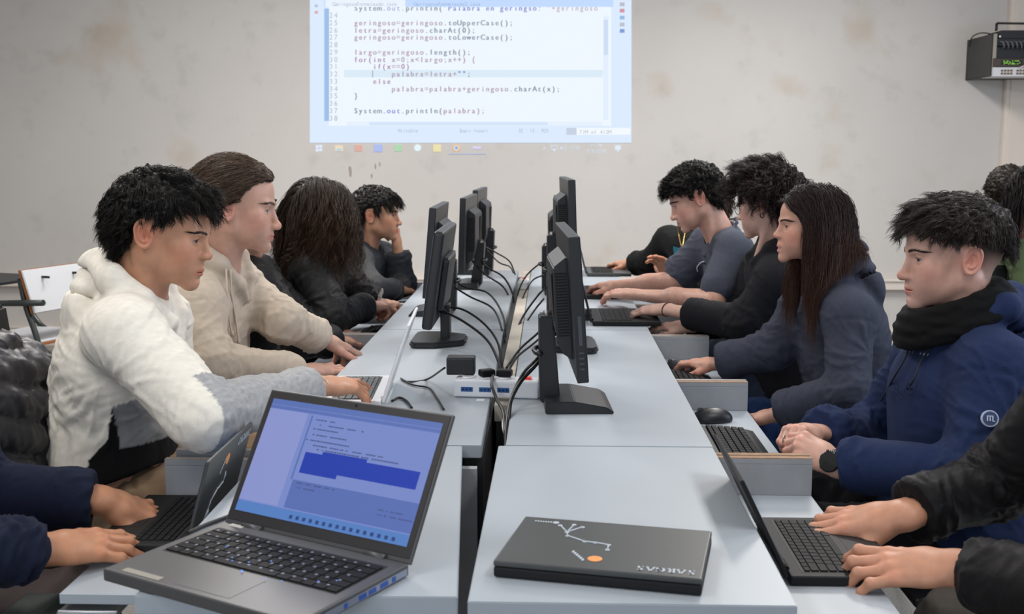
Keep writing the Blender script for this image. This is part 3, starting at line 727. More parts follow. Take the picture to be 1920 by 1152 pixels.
# ------------------------------------------------------------ power strips, charger, cables
PW = mat('strip_white', srgb(226, 228, 234), .35); SB = mat('socket_blue', srgb(30, 84, 150), .4); RD = mat('switch_red', srgb(214, 40, 36), .3, emit=(.8, .05, .03, .25))
def power_strip(label, loc, yaw, n=3, L=.215, D=.058, Hh=.046, group='power strips'):
    root = empty('power_strip', loc, label, 'power strip', group, yaw)
    mb = MB(); mb.box(-L/2, L/2, -D/2, D/2, .001, Hh, bev=.007, seg=3); mb.build('housing', PW, root)
    for i in range(n):
        x = -L/2+.034+i*.046
        mb = MB(); mb.box(x-.015, x+.015, -D/2-.0012, -D/2+.001, .016, .028, bev=.0015)
        s_ = mb.build('socket', SB, root)
        mb = MB()
        for k in (-.009, 0, .009): mb.cyl((x+k, -D/2-.0015, .022), .0022, .001, 'Y', seg=8)
        mb.build('socket_holes', KEY, s_)
        mb = MB(); mb.cyl((x, 0, Hh+.0015), .017, .005, seg=24, bev=.0015); mb.build('top_socket', PW, root)
    mb = MB(); mb.box(L/2-.045, L/2-.022, -.010, .010, Hh, Hh+.006, bev=.001); mb.build('power_switch', RD, root)
    return root
power_strip('white power strip with blue sockets and red switch beside the black charger', (-.128, 2.765, TOP), math.radians(-5))
power_strip('small white power strip with red switch far down the cable duct', (-.115, 5.05, .742), math.radians(88), 2, .16, .045, .035)
mb = MB(); mb.box(-.036, .036, -.024, .024, .0, .045, bev=.005, seg=3)
ch = empty('charger', (-.222, 2.80, TOP+.0505), 'black rectangular charger plugged on top of the white power strip', 'charger'); mb.build('charger_body', BLK, ch)
mb = MB(); mb.cyl((.02, 0, -.006), .004, .012, seg=8); mb.build('plug_pins', KEY, ch)
for lb, x, a in (('black plug in the middle socket of the near power strip', -.155, .5), ('black plug in the right socket of the near power strip', -.110, -.2)):
    e = empty('power_plug', (x, 2.768, TOP+.0505), lb, 'plug', 'plugs in the near power strip'); mb = MB(); mb.box(-.019, .019, -.014, .014, 0, .018, bev=.006, seg=3, M=Matrix.Rotation(a, 4, 'Z')); mb.build('plug_body', KEY, e)
CB = mat('cable_black', (.012, .012, .013), .45); CW = mat('cable_white', srgb(215, 212, 205), .5)
def cable(label, pts, r=.0032, m=None, group=None, world=False, end=None):
    P = spline([p if world else pt(p[0], p[1], Y=p[2]) for p in pts], 8)
    root = empty('cable', tuple(P[-1]), label, 'cable', group); off = P[-1].copy()
    mb = MB(); mb.tube(P-off, r, 8); mb.build('cable_sheath', m or CB, root)
    if end is not None:
        d = nrm(P[1]-P[0]); mb = MB(); mb.tube([P[0]-off-d*.012, P[0]-off+d*.018], end[0], 8); mb.build('connector', end[1], root)
    return root
G = 'monitor cables dropping into the gap between the desks'
BLU = mat('vga_blue', srgb(30, 60, 150), .4)
cable('black cable with a blue plug from the slim rounded monitor', [(832, 575, 3.55), (868, 581, 3.52), (905, 605, 3.45), (932, 640, 3.30), (942, 690, 3.12), (946, 735, 3.0)], .0036, end=(.009, BLU), group=G)
cable('lower black cable from the slim rounded monitor', [(828, 582, 3.50), (872, 605, 3.44), (915, 640, 3.3), (938, 690, 3.05), (944, 730, 2.95)], .0040, group=G, end=(.008, KEY))
cable('black cable from the second left monitor, upper of the pair', [(846, 516, 4.22), (870, 538, 4.2), (915, 550, 4.1), (942, 590, 3.95), (949, 640, 3.8)], .0036, group=G, end=(.009, KEY))
cable('black cable from the second left monitor, lower of the pair', [(838, 530, 4.2), (880, 556, 4.1), (925, 580, 3.95), (944, 630, 3.75), (950, 665, 3.65)], .0036, group=G)
cable('black cable from the third left monitor, upper of the pair', [(884, 468, 5.0), (912, 500, 4.95), (944, 520, 4.9), (962, 555, 4.75), (964, 600, 4.6)], .0042, group=G)
cable('black cable from the third left monitor, lower of the pair', [(886, 490, 5.0), (910, 515, 4.9), (945, 540, 4.8), (960, 580, 4.6), (962, 625, 4.4)], .0038, group=G)
cable('black cable from the farthest left monitor', [(908, 462, 5.5), (930, 474, 5.5), (955, 490, 5.4), (966, 515, 5.3)], .0036, group=G)
cable('black cable bowing up from the farthest left monitor', [(912, 468, 5.5), (935, 492, 5.5), (955, 500, 5.4), (963, 512, 5.2)], .0034, group=G)
cable('black cable from the farthest right monitor to the duct', [(1022, 490, 4.8), (1005, 500, 4.85), (985, 520, 4.9), (972, 548, 4.8), (966, 585, 4.7)], .0036, group=G)
cable('second black cable from the farthest right monitor', [(1022, 515, 4.75), (1000, 525, 4.8), (985, 548, 4.75), (968, 590, 4.5)], .0034, group=G)
cable('black cable from the raised right monitor, upper of the pair', [(1024, 540, 4.1), (1008, 555, 4.15), (980, 595, 4.05), (962, 640, 3.8), (952, 690, 3.5)], .0042, group=G)
cable('black cable from the raised right monitor, lower of the pair', [(1020, 560, 4.05), (1000, 585, 4.05), (978, 620, 3.95), (956, 670, 3.6)], .0036, group=G)
cable('black cable lying from the hidden right monitor', [(1028, 606, 3.4), (1005, 628, 3.35), (975, 655, 3.25), (950, 690, 3.1)], .0036, group=G)
cable('second black cable lying from the hidden right monitor', [(1026, 622, 3.3), (1000, 645, 3.25), (968, 672, 3.15), (945, 712, 3.0)], .0034, group=G)
cable('thick black cable from the nearest right monitor', [(1014, 672, 2.72), (1002, 688, 2.7), (975, 718, 2.66), (957, 755, 2.6), (950, 800, 2.5), (948, 850, 2.42)], .0048, group=G)
cable('second thick black cable from the nearest right monitor', [(1017, 660, 2.74), (1004, 676, 2.7), (980, 702, 2.68), (960, 745, 2.62), (954, 790, 2.52)], .0040, group=G)
cable('black power cable looping from the plug into the gap', [(924, 704, 2.76), (922, 722, 2.70), (932, 750, 2.66), (944, 775, 2.6), (948, 830, 2.45)], .0042, group=G)
cable('white power cable from the strip curling into the gap', [(1000, 738, 2.76), (996, 750, 2.74), (965, 760, 2.70), (948, 778, 2.64), (944, 800, 2.58), (952, 828, 2.5)], .0042, CW)
Zt = lambda px, py, z=TOP+.004: pt(px, py, z=z)
cable('thin black charger cord looping across the left desk', [pt(834, 690, Y=2.80), Zt(800, 712), Zt(765, 716), Zt(752, 710), Zt(775, 722), Zt(805, 728), Zt(820, 748), Zt(832, 768)], .0026, world=True)
cable('short black cord behind the foreground laptop lid', [Zt(735, 752), Zt(748, 746), Zt(762, 752), Zt(772, 765)], .0030, world=True)
cable('black power cord running to the foreground laptop hinge', [Zt(352, 1000), Zt(385, 985), Zt(425, 970), Zt(445, 962), Zt(470, 960)], .0034, world=True)
mb = MB(); q = Zt(901, 750, TOP+.0006); mb.box(q[0]-.010, q[0]+.010, q[1]-.012, q[1]+.012, TOP, TOP+.0008); o = mb.build('paper_label', PW); tag(o, 'small white paper label on the left desk beside the power strip', 'label')

# ------------------------------------------------------------ chairs
CHB = mat('chair_black', (.014, .014, .016), .5); CHM = mat('chair_metal', (.02, .02, .02), .3, metal=.6)
def chair(label, x, y, yaw, back=True):
    """faces local +x"""
    root = empty('classroom_chair', (x, y, 0), label, 'chair', 'black classroom chairs', yaw)
    mb = MB(); mb.box(-.20, .20, -.20, .20, .405, .432, bev=.014, seg=3); mb.build('seat', CHB, root)
    mb = MB()
    for i in range(12):
        a0 = -.9+1.8*i/11
    mb.prism([(-.27, .60), (-.25, .60), (-.285, .86), (-.305, .86)], -.19, .19, 'Y', bev=.008); mb.build('backrest', CHB, root)
    for s in (-1, 1):
        mb = MB(); mb.tube(spline([(-.20, s*.18, 0), (-.20, s*.18, .40), (-.235, s*.17, .5), (-.285, s*.16, .80)], 5), .011, 8); mb.build('leg', CHM, root)
        mb = MB(); mb.tube([(.18, s*.18, 0), (.17, s*.18, .41)], .011, 8); mb.build('leg', CHM, root)
    return root
def seat_for(label, px, py, Y, ang, dx=0.0):
    p = pt(px, py, Y=Y); return chair(label, p[0]+dx, p[1], ang)
pi = math.pi
seat_for('chair under the young man in the cream hoodie', 200, 918, 2.42, .1, .02).scale.z = 1.17
seat_for('chair under the student in beige', 355, 862, 3.02, .2, .02)
seat_for('chair under the student in the black jacket', 462, 742, 3.76, .1, .02)
seat_for('chair under the student with long wavy hair', 585, 694, 4.25, .3, .0)
seat_for('chair under the young man resting his chin', 668, 622, 5.05, 0, .0)
seat_for('chair under the student in navy', 1835, 985, 2.47, pi, -.0)
seat_for('chair under the young woman in charcoal', 1602, 805, 3.3, pi, 0)
seat_for('chair under the student with glasses', 1478, 724, 3.92, pi-.3, 0)
seat_for('chair under the young man in the grey t-shirt', 1410, 672, 4.42, pi, 0)
seat_for('chair under the person with the gold chain', 1300, 612, 5.25, pi+.7, 0)
seat_for('chair under the person in green', 1935, 682, 4.35, .1, 0)
seat_for('chair under the person with bobbed hair', 2040, 770, 3.55, pi-1, 0)
chair('chair under the typist at the nearest right laptop', 1.14, 1.76, pi); chair('chair under the typist at the nearest left laptop', -1.30, 1.80, 0)
seat_for('empty black chair whose back shows behind the student in navy', 1740, 620, 5.2, pi/2+.4, 0)
# tablet-arm chair at the left wall
def tablet_chair(label, x, y, dz=0.0):
    root = empty('tablet_arm_chair', (x, y, 0), label, 'chair'); K = 1.0
    lam = mat('seat_laminate', srgb(196, 198, 202), .4); ply = mat('ply_orange', srgb(150, 92, 50), .5); tb = mat('tube_green_black', srgb(44, 50, 48), .35)
    mb = MB(); mb.box(-.20, .20, -.20, .20, .452, .460, bev=.003); s_ = mb.build('seat', lam, root)
    mb = MB(); mb.box(-.202, .202, -.202, .202, .438, .4515, bev=.003); mb.build('plywood_edge', ply, s_)
    mb = MB(); mb.prism([(.14, .60), (.150, .60), (.085, .80), (.075, .80)], -.21, .21, 'Y', bev=.003); b_ = mb.build('backrest', lam, root, Matrix.Translation((.07, 0, 0)) @ Matrix.Rotation(0, 4, 'Z'))
    mb = MB(); mb.prism([(.126, .595), (.139, .598), (.074, .803), (.061, .80)], -.213, .213, 'Y', bev=.003); mb.build('plywood_edge', ply, b_, Matrix.Translation((.07, 0, 0)))
    mb = MB()
    for s in (-1, 1): mb.cyl((.185, s*.10, .76), .006, .05, 'X', seg=10)
    mb.build('rivet', CHM, b_)
    for s in (-.19, .19):
        mb = MB(); mb.tube(spline([(.24, s, 0), (.235, s, .2), (.21, s, .45), (.15, s, .62), (.12, s, .76)], 6), .014, 8); mb.build('leg', tb, root)
        mb = MB(); mb.tube(spline([(-.17, s, 0), (-.17, s, .36), (-.13, s, .43), (.1, s, .435)], 6), .014, 8); mb.build('leg', tb, root)
        mb = MB(); mb.tube(spline([(.0, s, .44), (-.12, s, .45), (-.20, s, .52), (-.26, s, .64), (-.27, s, .70)], 6), .014, 8); mb.build('tablet_support', tb, root)
    mb = MB(); mb.tube([(-.20, -.215, .625), (.28, -.215, .655)], .015, 10); mb.build('armrest', tb, root)
    mb = MB(); mb.box(-.62, -.10, -.25, .24, .705, .720, bev=.004); t_ = mb.build('tablet', BLK, root)
    return root
q = pt(95, 640, Y=5.35); tablet_chair('tubular writing-arm chair with white laminate back and orange ply edge, by the left wall', q[0]-.10, 5.4).rotation_euler.z = -.35
q = pt(-105, 640, Y=5.2); tablet_chair('second writing-arm chair, cut off by the left edge of the photo', q[0]-.55, 5.1)

# quilted jacket hung on the chair behind the young man in cream
def puffer():
    c = V3(-1.20, 2.30, .70)
    def fn(p):
        q = p-c.astype(np.float32)
        z = q[:, 2]+.05*np.sin(q[:, 1]*7+1)
        a = smax(ell(q, (0, 0, .0), (.135, .33, .27)), -ell(q, (-.02, 0, -.28), (.06, .2, .12)), .03)
        pf = np.abs(np.sin((z+.12*q[:, 0])*math.pi/.075))**.5
        return a-.016*pf-.006*noise(p, 9., 3)-.002*noise(p, 30., 1)
    v, f = sdf_mesh(fn, c-(.25, .45, .4), c+(.25, .45, .4), .006)
    jm = mat('puffer_nylon', (.022, .021, .027), .42, bump=.3, bscale=160)
    o = np_mesh('quilted_jacket', v, f, [jm], None); tag(o, 'dark quilted puffer jacket draped on the chair behind the cream hoodie', 'jacket')
    # origin at the base
puffer()
# notebook and clear pouch below the near left tray
pc = empty('clear_pouch', (-.745, 1.735, .6175), 'clear plastic pouch lying on the dark green notebook', 'pouch'); mb = MB(); mb.box(-.05, .05, -.035, .035, 0, .008, bev=.003); mb.build('pouch_body', mat('clear_plastic', (.8, .8, .8), .15, trans=.8), pc)
mb = MB(); mb.tube([(-.048, -.03, .008), (.0, -.034, .009), (.048, -.03, .008)], .002, 6); mb.build('pouch_seal', PW, pc)
nb = empty('notebook', (-.80, 1.74, .605), 'dark green notebook on the lap at the bottom left corner', 'notebook')
mb = MB(); mb.box(-.09, .09, -.06, .06, 0, .012, bev=.002); mb.build('cover', mat('green_cover', srgb(58, 66, 62), .4), nb)
# ------------------------------------------------------------ heads (canonical: +y forward, +z up, chin -0.11, crown +0.115)
HL_Y = [-.13, -.075, -.05, -.036, -.028, .0, .012, .02, .034, .052, .07, .10]
HL_Z = [-.075, -.07, -.06, -.03, .022, .03, .006, .008, .036, .050, .058, .062]
def hairline(y, up=0.0, side=None): return np.interp(y, HL_Y, HL_Z)+up
def head_sdf(p, H, neck=None):
    W = H.get('w', 1.0); J = H.get('jaw', 1.0); NS = H.get('nose', 1.0)
    q = p.copy(); q[:, 0] = np.abs(q[:, 0])/W
    x, y, z = q[:, 0], q[:, 1], q[:, 2]
    d = ell(q, (0, -.014, .028), (.074, .094, .088))
    d = smin(d, ell(q, (0, .030, .034), (.060, .062, .066)), .03)
    d = smin(d, ell(q, (0, .034, -.036), (.050, .057, .066)), .03)
    d = smin(d, cap(q, (.050*J, .002, -.050), (.010*J, .078, -.092), .017, .0145), .028)
    d = smin(d, cap(q, (.058, -.004, .0), (.050*J, .002, -.052), .015, .014), .02)
    d = smin(d, sph(q, (.044, .062, -.022), .018), .026)           # cheekbone
    d = smin(d, sph(q, (.030, .062, -.052), .022), .03)            # cheek
    d = smin(d, cap(q, (.040, .078, .017), (.012, .0905, .013), .0075, .0065), .014)   # brow
    d = smax(d, -ell(q, (.031, .101, -.001), (.019, .0165, .0105)), .012)             # socket
    d = smin(d, ell(q, (0, .079, -.064), (.027, .0215, .026)), .016)                  # muzzle
    # nose
    nz = .034*NS
    d = smin(d, cap(q, (0, .089, .004), (0, .0935+.0125*NS, -nz), .0070, .0088), .009)
    d = smin(d, sph(q, (0, .0955+.0125*NS, -nz-.0010), .0096*NS**.5), .007)
    d = smin(d, ell(q, (.0120, .0965+.003*NS, -nz-.003), (.0068, .0105, .0072)), .007)
    d = smax(d, -ell(q, (.0065, .1005+.003*NS, -nz-.0115), (.0030, .0045, .0028)), .003)
    d = smin(d, cap(q, (0, .096, -nz-.004), (0, .090, -.056), .0068, .0075), .005)
    # lips
    mo = H.get('open', 0.0)
    lz = -.0665
    d = smin(d, cap(q, (.0, .0985, lz+.0035), (.0262, .0800, lz-.0005), .0052, .0030), .0045)
    d = smin(d, cap(q, (.0, .0965, lz-.0055-mo), (.0240, .0800, lz-.0015-mo*.5), .0058, .0030), .0045)
    d = smax(d, -ell(q, (0, .104, lz-.001-mo*.5), (.0280, .0190, .0009+mo*.5)), .0015)
    d = smax(d, -ell(q, (0, .101, -.0845-mo), (.018, .0075, .0045)), .008)             # mentolabial fold
    d = smin(d, ell(q, (0, .082, -.0985-mo*.6), (.016*J, .0135, .0125)), .016)           # chin
    # eyelids
    E = (.031, .0745, -.001); R = .0122
    d = smin(d, sph(q, E, R+.0016), .003)
    op = H.get('eye', 1.0)
    slit = ell(q, (E[0]+.001, E[1]+.0140, E[2]-.0005), (.0125, .0150, .0044*op))
    d = smax(d, -np.maximum(slit, -(sph(q, E, R-.001))), .0012)
    crease = np.abs(sph(q, (E[0], E[1], E[2]+.003), R+.001))-.0
    # ear
    a = .28; ca, sa = math.cos(a), math.sin(a)
    ec = np.array((.0765, -.010, -.004), np.float32)
    M = np.array([[ca, 0, -sa], [0, 1, 0], [sa, 0, ca]]).T     # lean out
    e = (q-ec)/.86
    t = -.22; yy = e[:, 1]*math.cos(t)-e[:, 2]*math.sin(t); zz = e[:, 1]*math.sin(t)+e[:, 2]*math.cos(t)
    xx = e[:, 0]-(-yy)*.42-.002
    r_ = np.sqrt((yy/(.0175+.004*(zz > 0)*zz/.03))**2+((zz)/.031)**2)+1e-6
    rim = np.sqrt(((r_-1)*.0185)**2+(xx-.0035)**2)-.0034
    plate = np.maximum((r_-1)*.018, np.abs(xx)-.0022)
    anti = np.sqrt(((r_-.60)*.0185)**2+(xx-.0035)**2)-.0024+np.where(yy > .006, .004, 0)
    lobe = np.sqrt((yy-.004)**2+(zz+.028)**2+(xx*1.4)**2)-.0078
    ear = smin(smin(smin(rim, plate, .003), anti, .002), lobe, .005)
    cc = np.sqrt(((yy-.005)/.0085)**2+((zz+.003)/.0130)**2+((xx-.0055)/.0085)**2); ear = smax(ear, -((cc-1)*.0080), .0015)
    ear = smax(ear, -(np.sqrt(((r_-.80)*.0185)**2+(xx-.0048)**2)-.0024), .001)
    tr = sph(np.stack([xx, yy, zz], 1), (.001, .0165, -.004), .0050)
    ear = smin(ear, tr, .003)
    d = smin(d, ear*.86, .004)
    if neck is not None:
        a, b = neck
        dn = ecap(p, a, b, .054*H.get('neck', 1.0), .060*H.get('neck', 1.0), (1, 0, 0), 1.0)
        d = smin(d, dn, .022)
        # adam / sternomastoid hint
        d = smin(d, cap(q, (.052, -.022, -.045), (.020, b[1]+.050, b[2]+.012), .011, .010), .02)
    return d
def cran(p): # simple cranium for hair collisions
    return np.minimum(ell(p, (0, -.014, .028), (.078, .098, .092)), np.minimum(ell(p, (0, .034, .030), (.066, .064, .070)), ell(p, (0, .032, -.030), (.058, .064, .075))))

SK = dict(skin=mat('skin', (.6, .38, .29), .46, vcol='tint', bump=.10, bscale=700, spec=.38, sss=.12))
EYE_W = mat('eye_white', srgb(150, 138, 135), .15, spec=.6)
EYE_I = mat('eye_iris', srgb(52, 34, 24), .1, coat=1.0)
EYE_B = mat('eye_iris_blue', srgb(95, 112, 125), .1, coat=1.0)
EYE_P = mat('eye_pupil', (.004, .004, .004), .05, coat=1.0)
def hair_mat(name, c, rough=.48): return mat(name, c, rough, vcol='tint', spec=.22)
HAIRM = hair_mat('hair', (.02, .015, .012))
TEETH = mat('teeth', srgb(225, 215, 200), .25)

class Frame:
    """head frame: canonical <-> world"""
    def __init__(s, c, fwd, roll=0.0, scale=1.0):
        f = nrm(fwd); r = nrm(np.cross(f, (0, 0, 1))); u = np.cross(r, f)
        r2 = r*math.cos(roll)+u*math.sin(roll); u2 = np.cross(r2, f)
        s.R = np.stack([r2, f, u2], 0); s.c = np.asarray(c, float); s.s = scale
    def w(s, p): return (np.asarray(p) @ s.R)*s.s+s.c
    def l(s, p): return ((np.asarray(p)-s.c) @ s.R.T)/s.s
    def d(s, v): return np.asarray(v) @ s.R
def skin_tint(v, base, H, scalp=None):
    ax = np.abs(v[:, 0]); y, z = v[:, 1], v[:, 2]
    c = np.tile(np.array(base), (len(v), 1))
    def blend(w, col):
        nonlocal c
        w = np.clip(w, 0, 1)[:, None]; c = c*(1-w)+np.array(col)*w
    c = c*.86; b = np.array(base)*.86
    red = b*np.array((1.06, .70, .68))
    g = lambda cx, cy, cz, r: np.exp(-(((ax-cx)**2+(y-cy)**2+(z-cz)**2)/r**2))
    blend(.55*g(.045, .065, -.030, .024), red); blend(.6*g(0, .115, -.036, .014), red)
    blend(.7*g(.080, -.012, -.004, .026), red*np.array((1.05, .95, .95)))
    blend(.30*g(.031, .085, -.008, .014), b*np.array((.72, .62, .62)))
    lip = np.exp(-((ax/.0255)**4+((z+.0665+.001)/(.0088-.10*ax))**4))*(y > .076)
    blend(.9*lip, H.get('lip', b*np.array((.86, .50, .50))))
    if H.get('stub', 0): blend(H['stub']*np.exp(-((z+.085)/.03)**2)*(y > -.01), b*.6)
    c *= (1+.05*noise(v, 30.)[:, None])
    return c
def make_head(H, fr, neck_w, parent, off):
    """returns skin verts/faces/tint in world space and the canonical arrays"""
    nb = (fr.l(neck_w[0]), fr.l(neck_w[1]))
    b = nb[1]
    lo = np.minimum((-.10, -.125, -.125), b-.075); hi = np.maximum((.10, .13, .13), b+.075)
    v, f = sdf_mesh(lambda p: head_sdf(p, H, nb), lo, hi, H.get('vox', .002))
    v = smooth_v(v, f, 1, .4)
    t = skin_tint(v, H['skin'], H)
    up = H.get('hl', 0.0)
    hz = hairline(v[:, 1], up)
    m = np.clip((v[:, 2]-hz)/.012+.3, 0, 1)*(np.linalg.norm(v[:, :2]*[1, 0], axis=1) < .2)
    ear = (np.abs(v[:, 0]) > .0735*H.get('w', 1))&(v[:, 2] < .03)
    m = m*(~ear)*(ell(v, (0, -.014, .028), (.082, .102, .096)) < .012)
    fade = H.get('fade', 0)
    dens = .93 if not fade else np.clip((v[:, 2]-(-.045))/.06, .35, .95)
    hc = np.array(H['hair'])
    m = (m*dens)[:, None]
    t = t*(1-m)+hc*m*1.1
    return v, f, t
def eyes(H, fr, parent, off):
    look = nrm(H.get('look', (0, 1, -.12)))
    iris = EYE_B if H.get('eyecol') == 'blue' else EYE_I
    for sx in (-1, 1):
        W = H.get('w', 1.0); E = np.array((sx*.031*W, .0745, -.001)); R = .0122
        nu, nv = 24, 16
        vs = []; fs = []; mi = []
        L = look; a = nrm(np.cross(L, (0, 0, 1))); bq = np.cross(a, L)
        for i in range(nv+1):
            th = math.pi*i/nv if i > 4 else [0, .27, .28, .70, .74][i]*1.0
            for k in range(nu):
                ph = 2*math.pi*k/nu
                vs.append(E+R*(math.cos(th)*L+math.sin(th)*(math.cos(ph)*a+math.sin(ph)*bq)))
        for i in range(nv):
            for k in range(nu):
                fs.append((i*nu+k, i*nu+(k+1) % nu, (i+1)*nu+(k+1) % nu, (i+1)*nu+k)); mi.append(2 if i < 1 else (1 if i < 3 else 0))
        np_mesh('eye', fr.w(np.array(vs)), fs, [EYE_W, iris, EYE_P], parent, midx=mi, world_off=off)

# ------------------------------------------------------------ hair
def strands_mesh(G, wid, nseg=3):
    """G (S,M,3), wid (S,) -> tube arrays"""
    S, M, _ = G.shape
    T = np.gradient(G, axis=1); T /= np.linalg.norm(T, axis=2)[..., None]+1e-9
    ref = np.array([.31, .42, .85]); u = np.cross(T, ref); u /= np.linalg.norm(u, axis=2)[..., None]+1e-9
    w_ = np.cross(T, u)
    prof = np.interp(np.linspace(0, 1, M), [0, .15, .6, 1], [.8, 1, .85, .12])
    r = wid[:, None]*prof[None]
    V = []
    for k in range(nseg):
        a = 2*math.pi*k/nseg; V.append(G+r[..., None]*(math.cos(a)*u+math.sin(a)*w_))
    V = np.stack(V, 2)  # S,M,n,3
    idx = np.arange(S*M*nseg).reshape(S, M, nseg)
    q = np.stack([idx[:, :-1, :], np.roll(idx, -1, 2)[:, :-1, :], np.roll(idx, -1, 2)[:, 1:, :], idx[:, 1:, :]], -1)
    return V.reshape(-1, 3), q.reshape(-1, 4)
def grow(roots, norms, fr, hs, rng, collide):
    """guides in world space"""
    n = len(roots); M = hs.get('M', 8)
    x, y, z = roots[:, 0], roots[:, 1], roots[:, 2]
    L = hs['len'](roots)*rng.uniform(.8, 1.15, n)
    flow = hs['flow'](roots); flow = flow/(np.linalg.norm(flow, axis=1)[:, None]+1e-9)
    nz = noise(roots, 18, hs.get('seed', 0)); nz2 = noise(roots, 18, hs.get('seed', 0)+5)
    tang = np.cross(norms, flow)
    flow = flow+tang*(nz*hs.get('messy', .3))[:, None]+norms*(nz2*hs.get('messy', .3)*.5)[:, None]
    P = fr.w(roots+norms*.001); D0 = fr.d(norms); Fl = fr.d(flow)
    G = [P]; grav = hs.get('grav', 0.0); lift = hs.get('lift', .8)
    ph = rng.uniform(0, 6.28, n) if hs.get('curlrand', 1) else nz*6
    A = np.cross(Fl, (0, 0, 1.0)); A /= np.linalg.norm(A, axis=1)[:, None]+1e-9
    for i in range(1, M):
        t = i/(M-1)
        d = D0*lift*max(0, 1-t*hs.get('fall', 1.6))+Fl*hs.get('fl', 1.0)*max(.02, 1-hs.get('flfade', 0)*t)+np.array((0, 0, -1.0))*grav*min(1, t*hs.get('gk', 1.0))
        d /= np.linalg.norm(d, axis=1)[:, None]+1e-9
        P = P+d*(L/(M-1))[:, None]
        for _ in range(2):
            s = collide(P); bad = s < .003
            if bad.any():
                e = 1e-3; g = np.stack([(collide(P[bad]+np.eye(3)[k]*e)-collide(P[bad]-np.eye(3)[k]*e)) for k in range(3)], 1)
                g /= np.linalg.norm(g, axis=1)[:, None]+1e-9
                P[bad] += g*(.004-s[bad])[:, None]
        G.append(P.copy())
    G = np.stack(G, 1)
    ca = hs.get('curl', 0.0)
    if ca:
        T = np.gradient(G, axis=1); T /= np.linalg.norm(T, axis=2)[..., None]+1e-9
        u = np.cross(T, [.2, .3, .93]); u /= np.linalg.norm(u, axis=2)[..., None]+1e-9; w_ = np.cross(T, u)
        s = np.linspace(0, 1, M)[None]*L[:, None]*2*math.pi/hs.get('wave', .03)+ph[:, None]
        am = ca*np.clip((np.linspace(0, 1, M)-hs.get('curl0', 0))*hs.get('curlk', 3), 0, 1)[None]
        G = G+(np.cos(s)*am)[..., None]*u+(np.sin(s)*am)[..., None]*w_
    return G
